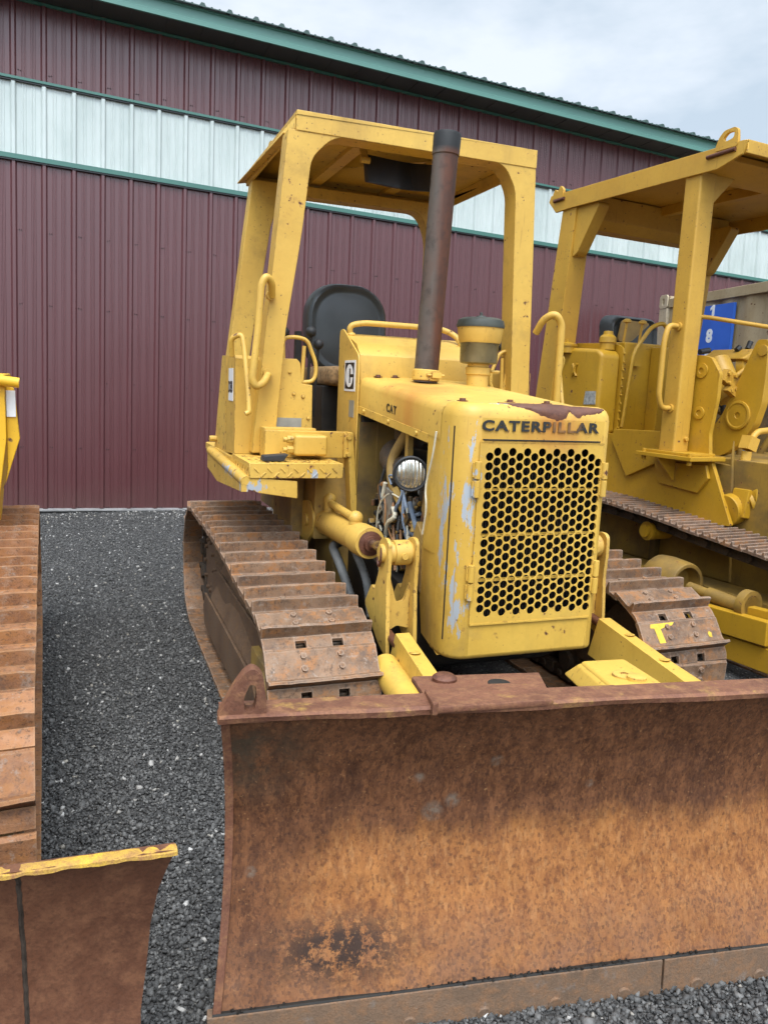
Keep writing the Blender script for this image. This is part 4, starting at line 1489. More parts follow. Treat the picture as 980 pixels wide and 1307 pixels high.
# handrails
mb = MB()
mb.tube([(-0.6382, 3.1600, 1.2741), (-0.6649, 3.1200, 1.2392), (-0.6999, 3.1000, 1.2227), (-0.7129, 3.1000, 1.2526), (-0.6948, 3.1000, 1.4400), (-0.6845, 3.1000, 1.6180), (-0.6654, 3.1000, 1.6519), (-0.6390, 3.1200, 1.6298), (-0.6291, 3.1600, 1.5807)], .0145, 14, .035)
mb.lathe([(.02, 0), (.02, .03)], (-0.6303, 3.1550, 1.5862), (0, 1, 0), 10)
mb.lathe([(.02, 0), (.02, .03)], (-0.6362, 3.1550, 1.2804), (0, 1, 0), 10)
mb.build('grab_handle', m_rops, D)
mb = MB()
mb.tube([(.60, 3.19, 1.52), (.605, 3.14, 1.58), (.64, 3.10, 1.605), (.675, 3.10, 1.56), (.68, 3.10, 1.1), (.66, 3.18, 1.05)], .0165, 14, .05)
mb.build('grab_handle', m_rops, D)

# ================================================================== the ochre tracked loader beside it
LOFF = (0, 0, 0)
L = thing('track_loader', 'deep ochre tracked loader with thick canopy posts and square bolted tank, before the tan container', 'loader',
          ([2.919000, 3.450000, 0.000000], 0.107975), 'tracked machines parked side by side', LOFF)
lloop = arc(-1.42, .27, .262, 180, 95) + [(-1.0, .525), (-.784, .548), (-.346, .588), (-.1, .617), (.281, .648), (.7, .655)] + arc(1.1, .325, .325, 92, -88) + [(.4, .0), (-.8, .0)] + arc(-1.42, .265, .262, 272, 184)
shoe_l = [shoe_mesh(.30, .115, m_shoe_r, 'triple')]
for xc in (.05, 1.35):
    build_track(L, xc, track_loop(lloop, 50), shoe_l, LOFF, .02, .05)
    mb = MB()
    s = -1 if xc < .5 else 1
    mb.box(xc - .09, xc + .09, -1.2, .9, .14, .32)
    mb.prism([(-1.3, .09), (.85, .09), (.95, .2), (.85, .30), (-1.3, .30)], 'x', xc + s * .10, xc + s * .12)
    tf = mb.build('track_frame', m_ochredirt, L, bevel=.006)
    for yy in (-.9, -.55, -.2, .15, .5, .8):
        w1 = MB()
        wheel(w1, (xc, yy, .12), .08, .17, .04, n=20)
        w1.build('track_roller', m_chain, tf)
    for yy, zz in ((.02, .525), (-.85, .45)):
        w1 = MB()
        wheel(w1, (xc, yy, zz), .05, .13, .03, n=24)
        w1.lathe([(.052, 0), (.052, .02), (.034, .022), (.034, .04), (.02, .042)], (xc + s * .07, yy, zz), (s, 0, 0), 24)
        w1.build('carrier_roller', m_ochre, tf)
    w1 = MB()
    sprocket(w1, (xc, 1.1, .32), .28, .05, 25)
    w1.build('drive_sprocket', m_ochredirt, tf)
    w1 = MB()
    wheel(w1, (xc, -1.42, .268), .2, .08)
    w1.build('idler_wheel', m_ochredirt, tf)
    # outer guard rails and the recoil rod of the idler
    w1 = MB()
    xo = xc + s * .30
    w1.beam((xo, -.45, .235), (xo, -.95, .255), .05, .11)
    w1.beam((xo + s * -.02, -.42, .125), (xo + s * -.02, -1.25, .135), .05, .11)
    w1.beam((xo + s * -.06, -.72, .30), (xo + s * -.06, -1.2, .33), .05, .06)
    w1.build('guard_rail', m_ochre, tf, bevel=.006)
    w1 = MB()
    w1.cyl((xc + s * .24, -.44, .335), (xc + s * .24, -.58, .325), .026)
    w1.cyl((xc + s * .24, -.56, .327), (xc + s * .24, -.74, .318), .036)
    w1.lathe([(.07, -.02), (.07, .02), (.05, .022), (.05, -.02)], (xc + s * .24, -.78, .335), (0, 1, 0), 22)
    w1.build('recoil_rod', m_ochredirt, tf)
    w1 = MB()
    w1.lathe([(.05, .10), (.095, .095), (.12, .06), (.125, .0), (.118, -.10), (.112, -.13), (.092, -.13), (.085, -.05), (.03, -.04)], (xc + s * .22, -.28, .33), (0, 1, 0), 28)
    w1.box(xc + s * .10, xc + s * .22, -.34, -.20, .22, .42)
    w1.build('recoil_housing', m_ochredirt, tf, bevel=.004)
    w1 = MB()
    w1.lathe([(.09, -.3), (.10, -.28), (.10, .0), (.06, .06)], (xc + s * .14, -.95, .38), (0, 1, 0), 24)
    w1.build('recoil_housing', m_ochredirt, tf, bevel=.004)

# hull and side panels
mb = MB()
mb.box(.24, 1.16, -1.1, 1.3, .12, .95)
mb.prism([(-.34, .30), (-.26, 1.05), (-.26, .92), (1.2, .97), (1.25, .30)], 'x', .22, .24)
hull = mb.build('hull', m_ochredirt, L, bevel=.006)
mb = MB()
sd = [(0.1450, -0.3675, 0.6125), (0.1450, -0.1845, 0.9683), (0.1450, -0.1700, 1.0751), (0.1450, -0.1951, 1.2612), (0.1450, -0.1943, 1.3946), (0.1450, -0.1307, 1.4755), (0.1450, -0.0675, 1.4886)]
side = [(q[1], q[2], .015) for q in sd] + [(.02, 1.49, 0), (.02, 1.0, 0), (.5, 1.02, 0), (1.3, 1.06, 0), (1.3, .50, 0)]
hl = [(0.1450, -0.0787, 1.4063), (0.1450, -0.0912, 1.1826)]
for x0 in (.145, 1.20):
    mb = MB()
    mb.plate(smooth2(side, 0, 4), [circ(hl[0][1], hl[0][2], .014), circ(hl[1][1], hl[1][2], .013)], .025, M_yz(x0))
    for q, rr in ((hl[0], .040), (hl[1], .034)):
        mb.lathe([(rr, 0), (rr, .008), (.016, .009), (.016, .002)], (x0, q[1], q[2]), (-1, 0, 0), 24)
    mb.build('side_frame', m_ochre, L, bevel=.002, seg=1)
mb = MB()
mb.prism([(q[1], q[2]) for q in ((0.1200, 0.5185, 1.0568), (0.1200, 0.0366, 1.0724), (0.1200, 0.0200, 0.9483), (0.1200, 0.3836, 0.7817), (0.1200, 0.5295, 0.9847))], 'x', .12, .143)
mb.build('foot_panel', m_ochre, L, bevel=.006)
# canopy post base and gusset
for x0, s in ((.015, 1), (1.265, -1)):
    mb = MB()
    mb.box(min(x0 - s * .06, x0 + s * .20), max(x0 - s * .06, x0 + s * .20), -.235, .155, .935, .957)
    mb.box(min(x0 - s * .03, x0 + s * .17), max(x0 - s * .03, x0 + s * .17), -.19, .12, .957, .972)
    for (bx, by) in ((-.03, -.2), (-.03, .12)):
        mb.cyl((x0 + s * bx, by, .91), (x0 + s * bx, by, .975), .014, n=6)
    mb.prism([(q[1], q[2]) for q in ((0.1200, -0.1886, 0.9104), (0.1200, 0.1747, 0.8974), (0.1200, 0.1233, 0.7778), (0.1200, -0.1468, 0.7577), (0.1200, -0.2132, 0.8424))], 'x', x0 + s * .105, x0 + s * .128)
    mb.prism([(x0 - s * .05, .936), (x0 + s * .09, .936), (x0 + s * .09, .80)], 'y', .0, .015)
    mb.build('post_base', m_ochre, L, bevel=.003)
    mb = MB()
    mb.prism(smooth2([(x0 - .0 * s, -.058), (x0 + s * .112, -.058), (x0 + s * .112, .05), (x0, .05)], .012, 3), 'z', .972, 2.40)
    mb.cyl((x0 + s * .08, -.058, 1.04), (x0 + s * .08, -.074, 1.04), .014, n=6)
    mb.prism([(x0 + s * .111, 2.40), (x0 + s * .25, 2.40), (x0 + s * .111, 2.26)], 'y', -.05, -.035)
    fp = mb.build('front_post', m_ochrel, L, bevel=.003)
    mb = MB()
    xx = x0 - s * .0
    mb.tube([(xx - s * .002, -.01, 1.63), (xx - s * .06, .0, 1.635), (xx - s * .085, .0, 1.56), (xx - s * .085, .0, 1.26), (xx - s * .06, .0, 1.20), (xx - s * .002, -.01, 1.20)], .015, 14, .05)
    for z in (1.63, 1.20):
        mb.lathe([(.023, 0), (.023, .012)], (xx, -.01, z), (-s, 0, 0), 14)
    mb.build('grab_handle', m_ochrel, fp)
    mb = MB()
    mb.hexa([(x0, 1.03, .98), (x0 + s * .15, 1.03, .98), (x0 + s * .15, 1.20, .98), (x0, 1.20, .98), (x0, .90, 2.42), (x0 + s * .13, .90, 2.42), (x0 + s * .13, 1.03, 2.42), (x0, 1.03, 2.42)])
    mb.prism(smooth2([(.93, 2.40, 0), (.70, 2.40, .05), (.88, 2.12, .05), (.92, 2.10, 0)], .03), 'x', x0 + s * .015, x0 + s * .10)
    mb.prism([(x0 + s * .12, 2.42), (x0 + s * .30, 2.42), (x0 + s * .12, 2.22)], 'y', .92, .94)
    mb.build('rear_post', m_ochrel, L, bevel=.006)
# roof
mb = MB()
rp = [(1.144, 2.498), (1.16, 2.46), (1.085, 2.386), (.93, 2.392), (-.166, 2.385), (-.305, 2.425), (-.324, 2.487), (-.30, 2.490)]
mb.prism(rp, 'x', .0, .016)
mb.prism(rp, 'x', 1.395, 1.411)
mb.box(.016, 1.395, -.322, 1.14, 2.478, 2.492)
mb.box(.016, 1.395, -.322, -.306, 2.43, 2.478)
mb.prism([(-.17, 2.44), (-.05, 2.40), (.06, 2.40), (.06, 2.47), (-.17, 2.47)], 'x', .016, 1.395)
mb.prism([(.86, 2.47), (.86, 2.33), (.92, 2.28), (1.03, 2.28), (1.08, 2.36), (1.08, 2.47)], 'x', .10, 1.31)
mb.box(.68, .74, .06, .9, 2.42, 2.478)
lroof = mb.build('canopy_roof', m_ochrel, L, bevel=.004)
mb = MB()
mb.plate(smooth2([(-.275, 2.47), (-.275, 2.505), (-.268, 2.55), (-.25, 2.562), (-.19, 2.558), (-.16, 2.53), (-.145, 2.49), (-.145, 2.47)], .015), [smooth2([(-.25, 2.512), (-.252, 2.542), (-.21, 2.545), (-.185, 2.522), (-.20, 2.503)], .015)], .018, M_yz(-.004))
mb.build('roof_eye', m_ochrel, lroof, bevel=.002)
mb = MB()
mb.plate(smooth2([(1.02, 2.47), (1.02, 2.52), (1.05, 2.545), (1.07, 2.51), (1.10, 2.53), (1.12, 2.50), (1.12, 2.47)], .01), [], .018, M_yz(-.004))
mb.build('roof_eye', m_ochrel, lroof, bevel=.002)
mb = MB()
for y0, y1, z in ((-.27, -.10, 2.452), (1.0, 1.10, 2.455)):
    mb.cyl((-.006, y0, z + .004), (-.006, y1, z), .010, n=10)
mb.build('weld_bead', m_rustscab, lroof)

# tank with a bolted front rim, fillers on top
mb = MB()
mb.prism([(.600, 1.02), (.600, 1.50), (.64, 1.53), (1.0, 1.55), (1.0, 1.02)], 'x', .05, .205)
tank = mb.build('fuel_tank', m_ochre, L, bevel=.038, seg=5)
mb = MB()
mb.prism(smooth2([(.585, 1.02, 0), (.585, 1.545, .06), (.66, 1.575, .04), (1.02, 1.585, 0), (1.02, 1.02, 0)], .02), 'x', .207, .222)
for z in [1.06 + .05 * i for i in range(10)]:
    mb.cyl((.214, .586, z), (.214, .574, z), .008, n=6)
mb.build('tank_rim', m_ochre, tank, bevel=.003)
for q, k_ in ((Vector((0.1585, 0.6800, 1.5615)), 0), (Vector((0.0544, 0.9300, 1.5515)), 1)):
    mb = MB()
    if k_ == 0:
        mb.lathe([(.045, -.03), (.045, .012), (.052, .014), (.050, .045), (.036, .060), (.030, .062), (.028, .082), (.0, .086)], q, n=24)
    else:
        mb.lathe([(.055, -.04), (.055, .0), (.062, .002), (.062, .016), (.030, .024), (.012, .03), (.012, .045), (0, .048)], q, n=24)
    mb.build('filler_cap', m_ochre, tank)
lq = Vector((0.0460, 0.8334, 1.4034))
mb = MB()
for a in (-1, 1):
    mb.tube([lq + Vector((0, a * .020, .038)), lq + Vector((-.004, a * .006, .018)), lq + Vector((-.004, a * .006, -.018)), lq + Vector((0, a * .020, -.038))], .007, 8, .02)
mb.build('tank_latch', m_ochre, tank)
dq = [(0.0470, 0.7156, 1.2746), (0.0470, 0.6239, 1.2770), (0.0470, 0.6206, 1.1966), (0.0470, 0.7269, 1.1922)]
mb = MB()
mb.prism([(q[1], q[2]) for q in dq], 'x', .047, .0515)
mb.build('decal', plain('worn_foil_decal', (.40, .41, .38), .4, .3, .4, 60), tank)
# cab side panel next to the tank, levers, guard tubes, seat
mb = MB()
mb.box(.245, .62, .62, 1.2, .97, 1.585)
mb.box(.46, .60, .52, .62, .97, 1.565)
mb.box(.16, 1.1, .42, 1.2, .95, 1.0)
mb.build('console', m_ochre, L, bevel=.012)
mb = MB()
mb.tube([(0.2400, 0.5800, 1.0642), (0.2793, 0.5800, 1.5195), (0.4126, 0.5800, 1.6887), (0.5146, 0.5800, 1.7153), (0.5563, 0.5800, 1.6561), (0.5732, 0.5800, 1.3908)], .013, 12, .06)
mb.box(.30, .36, .585, .61, 1.44, 1.46)
mb.build('lever_guard', m_ochre, L)
mb = MB()
mb.tube([(0.2274, 0.0500, 1.7011), (0.3000, 0.0500, 1.7026), (0.5919, -0.1000, 1.6665), (0.8559, -0.2000, 1.6344)], .012, 12, .02)
mb.build('cross_rail', m_ochrel, L)
for lx in (.34, .47):
    mb = MB()
    mb.tube([(lx, .75, 1.5), (lx, .72, 1.72)], .008, 8)
    mb.lathe([(.008, 0), (.026, .004), (.026, .016), (.012, .026)], (lx, .72, 1.71), n=16)
    mb.build('control_lever', m_ochrel, L)
for p, q in (((0.3118, 0.1000, 1.5177), (0.3845, 0.1000, 1.5307)), ((0.6066, 0.1000, 1.5440), (0.6296, 0.1000, 1.5632)), ((0.6967, 0.1000, 1.5583), (0.7162, 0.1000, 1.5998))):
    mb = MB()
    mb.tube([p, q], .016, 10)
    mb.build('control_lever', m_blackp, L)
mb = MB()
cushion(mb, .50, .94, 1.36, 1.80, 1.14, .12, .1, .08)
mb.box(.64, .92, .75, 1.1, 1.25, 1.37)
st = mb.build('seat', m_vinyl, L, smooth=50)
mb = MB()
mb.prism(smooth2([(.54, 1.62), (.57, 1.765), (.82, 1.755), (.66, 1.62)], .03), 'y', 1.005, 1.02)
mb.build('torn_cover', plain('worn_tan_vinyl', (.36, .22, .06), .5, 0, .25, 8), st)
# lift arm, link plates, tilt cylinder and hoses at the front
ap = [(0.3600, -0.2286, 1.5795), (0.3600, -0.2945, 1.5774), (0.3600, -0.3021, 1.3893), (0.3600, -0.2985, 1.2473), (0.3600, -0.2670, 1.1307), (0.3600, -0.1977, 1.0292), (0.3600, -0.1046, 0.9651), (0.3600, -0.0139, 0.9298), (0.3600, 0.0087, 0.9763), (0.3600, 0.0128, 1.0863), (0.3600, -0.0547, 1.1774), (0.3600, -0.1291, 1.3458)]
pv, pt = (0.3600, -0.1621, 1.1788), (0.3600, -0.2696, 1.5221)
for x0 in (.36, 1.02):
    mb = MB()
    mb.plate(smooth2([(q[1], q[2]) for q in ap], .02, 4), [circ(pv[1], pv[2], .016), circ(pt[1], pt[2], .013)], .05, M_yz(x0))
    mb.lathe([(.078, 0), (.078, .010), (.066, .012), (.060, .008), (.017, .009), (.017, .002)], (x0, pv[1], pv[2]), (-1, 0, 0), 30)
    mb.lathe([(.030, 0), (.030, .008), (.014, .009)], (x0, pt[1], pt[2]), (-1, 0, 0), 24)
    mb.build('lift_arm', m_ochre, L, bevel=.004, seg=1)
mb = MB()
mb.prism([(q[0], q[2]) for q in ((0.5381, 0.2000, 1.4923), (0.6403, 0.2000, 1.5525), (0.8972, 0.2000, 1.5633), (0.8716, 0.2000, 1.5107), (0.6061, 0.2000, 1.4779))], 'y', .0, .3)
mb.build('arm_crosstube', m_ochrel, L, bevel=.012, seg=3)
mb = MB()
mb.cyl((0.4574, 0.1000, 1.4693), (0.4393, -0.0500, 1.2615), .07, n=24)
mb.lathe([(.075, -.02), (.075, .02)], (0.6278, 0.0500, 1.4426), (.3, -1, .2), 24)
tc = mb.build('tilt_cylinder', m_ochre, L)
fq = Vector((0.3300, -0.1000, 1.3693))
mb = MB()
mb.obox(fq, (.10, .04, .07), Matrix.Rotation(.5, 3, 'Y'))
mb.obox(fq + Vector((.02, -.01, -.06)), (.09, .04, .05), Matrix.Rotation(.5, 3, 'Y'))
for a, b in ((-.03, .03), (.02, .02), (-.02, -.02), (.03, -.05), (.05, -.07), (0, -.06)):
    mb.cyl(fq + Vector((a, -.02, b)), fq + Vector((a, -.035, b)), .012, n=6)
mb.tube([fq + Vector((.03, -.02, .02)), fq + Vector((.09, -.02, .06)), fq + Vector((.2, -.02, .07))], .013, 10, .04)
mb.build('hose_fitting', m_ochrel, tc, bevel=.002)
mb = MB()
mb.tube([(0.2828, -0.3000, 0.9880), (0.2733, -0.3000, 0.9384), (0.2908, -0.3000, 0.8719), (0.3698, -0.3000, 0.8375), (0.4803, -0.3000, 0.8444), (0.5982, -0.3000, 0.8945)], .021, 14, .05)
mb.cyl((0.2854, -0.3000, 0.9384), (0.2874, -0.3000, 0.9962), .026, n=14)
mb.obox((0.2983, -0.3000, 1.0375), (.07, .06, .07), Matrix.Rotation(.3, 3, 'Y'))
mb.tube([(0.3075, -0.3000, 1.0540), (0.3479, -0.3000, 1.0997), (0.4630, -0.3000, 1.1097), (0.6235, -0.3000, 1.0994)], .017, 12, .04)
mb.build('hydraulic_hose', m_ochrel, L)
mb = MB()
mb.cyl((0.1733, -0.3000, 0.6828), (0.2724, -0.3000, 0.6965), .085, n=24)
mb.obox((0.2537, -0.3500, 0.7258), (.10, .10, .15), Matrix.Rotation(.15, 3, 'Y'))
mb.cyl((0.2703, -0.3600, 0.7310), (0.3171, -0.4000, 0.7565), .07, n=24)
mb.lathe([(.10, -.03), (.10, .03), (.05, .034)], (0.3353, -0.4200, 0.7796), (-.2, -1, 0), 24)
mb.build('hydraulic_pump', m_ochre, L, bevel=.008)
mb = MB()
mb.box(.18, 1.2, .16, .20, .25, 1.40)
mb.build('bulkhead', paint('dark_ochre_enamel', (.13, .08, .014), rust=.5, dirt=1.0, rough=.6, dusty=(.035, .025, .014)), L)  # much darker ochre than the outer panels
for k_, (x_, z_) in enumerate(((.30, .80), (.40, 1.10), (.55, .95), (.70, .75), (.85, 1.15))):
    mb = MB()
    mb.tube([(x_, .14, z_ + .25), (x_ + .03, .02, z_ + .18), (x_ + .05, -.02, z_), (x_ + .02, .08, z_ - .22)], .018, 12, .08)
    mb.build('hydraulic_hose', m_blackp if k_ % 2 else m_ochredirt, L)
mb = MB()
mb.prism(smooth2([(-.30, .55), (-.30, .86), (-.28, .93), (-.22, .90), (-.20, .55)], .02), 'x', .40, .415)
mb.build('guide_plate', m_ochredirt, L)

# ================================================================== the third machine, mostly out of frame
MOFF = (0, 2.4, 0)
Mz = thing('bulldozer', 'bulldozer with an orange-rusted track and a brown blade whose top edge flakes yellow', 'bulldozer',
           ([-0.321000, 2.400000, 0.000000], 0.045788), 'tracked machines parked side by side', (0, 0, 0))
DYM = -.58 - 2.37 + 2.37 - .02
mloop = [(a - 2.37 - .54 + (.38 if a > 3.2 else 0), b) for a, b in DOZER_LOOP]
shoe_m = [shoe_mesh(.35, .13, m_shoe_l, 'single', 10 + i) for i in range(5)]
for xc in (0.0, -1.34):
    build_track(Mz, xc, track_loop(mloop, 40), shoe_m, (0, 0, 0))
    track_frame(Mz, xc, 1 if xc == 0 else -1, m_leftyel, dy=-2.37 - .54)
mb = MB()
mb.box(-1.1, -.24, -.55, 1.2, .2, .9)
mb.box(-.95, -.4, -.9, .2, .45, 1.2)
mb.build('hull', m_leftyel, Mz, bevel=.01)
pA, pB, pC, pD = (0.0570, 0.9000, 1.2449), (0.1017, 0.9000, 1.2296), (0.1059, 0.9000, 0.9873), (0.0504, 0.9000, 0.7516)
mb = MB()
zt = pB[2]
mb.prism([(pB[0] - .30, pB[2]), (pB[0] - .03, pB[2]), (pB[0] - .03, pC[2]), (pD[0] - .01, pD[2]), (pD[0] - .30, pD[2])], 'y', .9, 1.5)
mb.prism([(pB[0] - .03, pB[2] - .04), (pB[0] + .0, pB[2] - .05), (pC[0] + .012, pC[2]), (pD[0] + .01, pD[2] + .05), (pB[0] - .03, pD[2] + .12)], 'y', .93, .945)
mf = mb.build('side_tank', m_leftyel, Mz, bevel=.006)
mb = MB()
mb.tube([(pA[0] - .03, .88, pB[2] - .02), (pB[0] + .02, .88, pB[2] - .03)], .02, 12)
mb.build('hand_grip', m_leftyel, mf)
mb = MB()
mb.box(pB[0] - .028, pB[0] + .004, .924, .9285, pB[2] - .16, pB[2] - .06)
mb.build('decal', m_white, mf)
mb = MB()
mb.prism([(pD[0] - .3, pD[2]), (pD[0] - .01, pD[2]), (pD[0] - .04, pD[2] - .3), (pD[0] - .3, pD[2] - .3)], 'y', .95, 1.3)
mb.build('fender', m_leftyel, Mz, bevel=.01)
# blade
bA, bB = (0.3831, -1.2412, 0.5150), (0.1336, -1.2188, 0.5150)
by = bA[1]
sk_ = (bB[1] - bA[1]) / (bB[0] - bA[0])
zs = [-.03, .05, .12, .20, .28, .36, .43, .48, .512]
xr = [bA[0] + d_ for d_ in (-.058, -.056, -.052, -.046, -.038, -.030, -.018, -.006, .0)]
dep = [-.05, -.01, .02, .035, .04, .035, .02, .005, -.01]
mb = MB()
vs, fs = [], []
nx = 30
for z, xx, d_ in zip(zs, xr, dep):
    for i in range(nx + 1):
        x = -1.55 + (xx + 1.55) * i / nx + (random.uniform(-.003, .003) if i == nx else 0)
        vs.append((x, by + d_ + sk_ * (x - bA[0]), z))
kk = nx + 1
for j in range(len(zs) - 1):
    for i in range(nx):
        fs.append((j * kk + i, j * kk + i + 1, (j + 1) * kk + i + 1, (j + 1) * kk + i))
ob_ = len(vs)
vs += [(x, y + .022, z) for x, y, z in vs]
fs += [tuple(i + ob_ for i in reversed(f)) for f in fs]
for j in range(len(zs) - 1):
    for i in (0, nx):
        a, b = j * kk + i, (j + 1) * kk + i
        fs.append((a, b, b + ob_, a + ob_))
for i in range(nx):
    for j in (0, len(zs) - 1):
        a = j * kk + i
        fs.append((a, a + 1, a + 1 + ob_, a + ob_))
mb.add(vs, fs)
mbl = mb.build('blade', m_blade2, Mz, smooth=50)
mb = MB()
vs, fs = [], []
nn = 150
for i in range(nn + 1):
    x = -1.55 + (bA[0] + .004 + 1.55) * i / nn
    yy = by + sk_ * (x - bA[0])
    z = .511 + .0012 * math.sin(x * 31) + random.uniform(-.0014, .0014)
    vs += [(x, yy - .0135, z - .006 + random.uniform(-.002, .002)), (x, yy - .0125, z + .000), (x, yy - .006, z + .003 + random.uniform(-.001, .001)), (x, yy + .008, z + .002), (x, yy + .008, z - .008)]
for i in range(nn):
    for j in range(5):
        fs.append((i * 5 + j, i * 5 + (j + 1) % 5, i * 5 + 5 + (j + 1) % 5, i * 5 + 5 + j))
fs += [(0, 1, 2, 3, 4), tuple(nn * 5 + i for i in range(5))]
mb.add(vs, fs)
mb.build('top_lip', m_lip, mbl)
sA, sB = (0.1574, -1.2600, 0.5307), (0.1651, -1.2200, 0.2443)
mb = MB()
pts = []
for i in range(60):
    f = i / 59
    x = sA[0] + (sB[0] - sA[0]) * f * 1.25 + random.uniform(-.0007, .0007)
    z = .503 - .5 * f
    pts.append((x, by + sk_ * (x - bA[0]) + np.interp(z, zs, dep) + .002, z))
mb.tube(pts, .0045, 8)
mb.build('weld_seam', plain('weld_metal', (.05, .036, .026), .6, .2, .5, 60), mbl)
mb = MB()
mb.box(-.28, -.20, by + .25, -.1, .18, .3)
mb.build('push_arm', m_leftyel, Mz, bevel=.01)

# ================================================================== tan container with its blue number board
Cn = thing('storage_container', 'tan steel container with a blue white-numbered board, behind the ochre loader against the maroon wall', 'container', ([6.119000, 7.500000, 0.000000], 2.975213))
m_tan = paint('tan_container_paint', (.37, .285, .155), rust=.3, chip=.3, dirt=.8, rough=.6)
m_tanp = paint('pale_container_paint', (.50, .42, .27), rust=.4, chip=.3, dirt=.6, rough=.6)
mb = MB()
pts = [(-2.40, .03), (-2.40, 3.2)]
n = 36
prof = []
for i in range(n):
    y = .16 + i * (3.05 / n)
    d_ = -.045 if (i // 2) % 2 else -.02
    prof.append((d_, y))
prof2 = [(-.02, .1)] + prof + [(-.02, 3.2), (-2.4, 3.2), (-2.4, .1)]
mb.prism(prof2, 'z', .12, 2.26)
mb.box(-2.4, .0, .1, 3.2, 2.285, 2.30)
cw_ = mb.build('shell', m_tan, Cn)
mb = MB()
mb.box(-.06, .004, .16, 3.2, 2.255, 2.352)
mb.build('side_rail', m_tan, Cn, bevel=.006)
mb = MB()
mb.box(-.06, .004, .16, 3.2, .02, .14)
mb.build('side_rail', m_tan, Cn, bevel=.006)
for x in (0, -2.3):
    for y in (0, 3.08):
        mb = MB()
        mb.box(x - .14, x + .018, y, y + .155, .02, 2.25)
        po = mb.build('corner_post', m_tanp, Cn, bevel=.004)
        mb = MB()
        Mc = M_yz(x + .008)
        mb.plate(rrect(y - .004, y + .160, 2.252, 2.40, .035), [rrect(y + .055, y + .10, 2.285, 2.36, .021)], .016, Mc)
        mb.box(x - .14, x - .01, y, y + .155, 2.252, 2.385)
        mb.build('corner_casting', m_tanp, po, bevel=.003)
mb = MB()
mb.box(-.0185, .010, .74, 1.364, 1.60, 2.205)
sg = mb.build('number_board', plain('blue_board_paint', (.03, .12, .50), .4, 0, .12, 3), Cn)
for ch, (u, z) in (('1', (-0.0000, 1.0235, 2.1393)[1:]), ('8', (0.0000, 1.0073, 1.9032)[1:]), ('9', (0.0000, 1.0047, 1.6636)[1:])):
    mb = MB()
    if ch == '1':
        mb.prism([(u - .008, z - .07), (u + .030, z - .07), (u + .030, z + .07), (u + .002, z + .07), (u - .040, z + .042), (u - .040, z + .012), (u - .008, z + .034)], 'x', .0102, .0125)
        mb.build('numeral', m_white, sg)
        continue
    mm = Matrix(((0, 0, 1, .0105), (1, 0, 0, u), (0, 1, 0, z), (0, 0, 0, 1)))
    mb.text(ch, .140, mm, .002, 1.15 if ch != '1' else 1.3, .05)
    mb.build('numeral', m_white, sg)

# ================================================================== metal building
BX0, BX1 = -7.0, 26.0
bd = bpy.data.objects.new('metal_building', None)
COL.objects.link(bd)
bd['label'] = 'long maroon ribbed metal building with a white translucent band and green trim under the eave'
bd['category'] = 'building'


def ribbed(mb, x0, x1, z0, z1, y, ph=-.708, pitch=.2355, h=.020, hm=.0036):
    pr = []
    i = math.floor((x0 - ph) / pitch)
    while ph + i * pitch < x1:
        c = ph + i * pitch
        pr += [(c - .026, 0), (c - .012, -h), (c + .012, -h), (c + .026, 0)]
        for q in (.30, .395, .605, .70):
            a = c + pitch * q
            pr += [(a - .007, 0), (a - .004, -hm), (a + .004, -hm), (a + .007, 0)]
        i += 1
    pr = [p for p in pr if x0 <= p[0] <= x1]
    n = len(pr)
    mb.add([(x, y + d_, z0) for x, d_ in pr] + [(x, y + d_, z1) for x, d_ in pr], [(j, j + 1, n + j + 1, n + j) for j in range(n - 1)])


def metal(name, col, rough, var=.06):
    t = NT(name)
    n = t.noise(1.1, 3, .5, t.mapping((1, 1, .5)))
    c = t.mix(t.ramp(n, .3, .7), [x * (1 - var) for x in col], [x * (1 + var) for x in col])
    c = t.mix(t.ramp(t.noise(3, 6, .7, t.mapping((1, 1, .3))), .5, .75, 0, .12), c, [x * .8 + .015 for x in col])
    c = t.mix(t.ramp(t.math('ADD', t.xyz()[2], t.math('MULTIPLY', t.noise(5, 6, .7), .5)), .55, .25, 0, .3), c, (.12, .085, .07))
    t.bump(t.noise(2.2, 2, .5, t.mapping((1, 1, .55))), .12, .012)
    return t.out(c, t.ramp(n, .3, .7, rough - .05, rough + .05), 0)


m_maroon = metal('maroon_sheet_paint', (.098, .032, .034), .32)
m_maroon.node_tree.nodes['Principled BSDF'].inputs['Specular IOR Level'].default_value = .65
m_white_s = NT('white_translucent_sheet')
_wz = m_white_s.noise(3.4, 4, .6, m_white_s.mapping((1, 1, .35)))
m_white_s.bump(m_white_s.noise(5, 3, .5, m_white_s.mapping((1.6, 1, .4))), .5, .012)
m_white_s = m_white_s.out(m_white_s.mix(m_white_s.ramp(_wz, .35, .65), (.42, .475, .45), (.52, .57, .545)), .16)
m_green = metal('green_trim_paint', (.085, .215, .178), .4)
m_green2 = metal('dark_green_trim_paint', (.050, .150, .120), .4)
m_groof = metal('green_roof_paint', (.03, .065, .055), .45)
m_soff = plain('shade_dark_soffit_sheet', (.055, .056, .055), .6, 0, .15, 3)  # sheet colour darkened to deepen the shade under the overhang
mb = MB()
ribbed(mb, BX0, BX1, .035, 2.985, 0)
mb.build('lower_wall_panel', m_maroon, bd, smooth=25)
mb = MB()
ribbed(mb, BX0, BX1, 3.015, 3.625, -.003, h=.022)
mb.build('translucent_band', m_white_s, bd, smooth=25)
mb = MB()
ribbed(mb, BX0, BX1, 3.635, 4.27, 0)
mb.build('upper_wall_panel', m_maroon, bd, smooth=25)
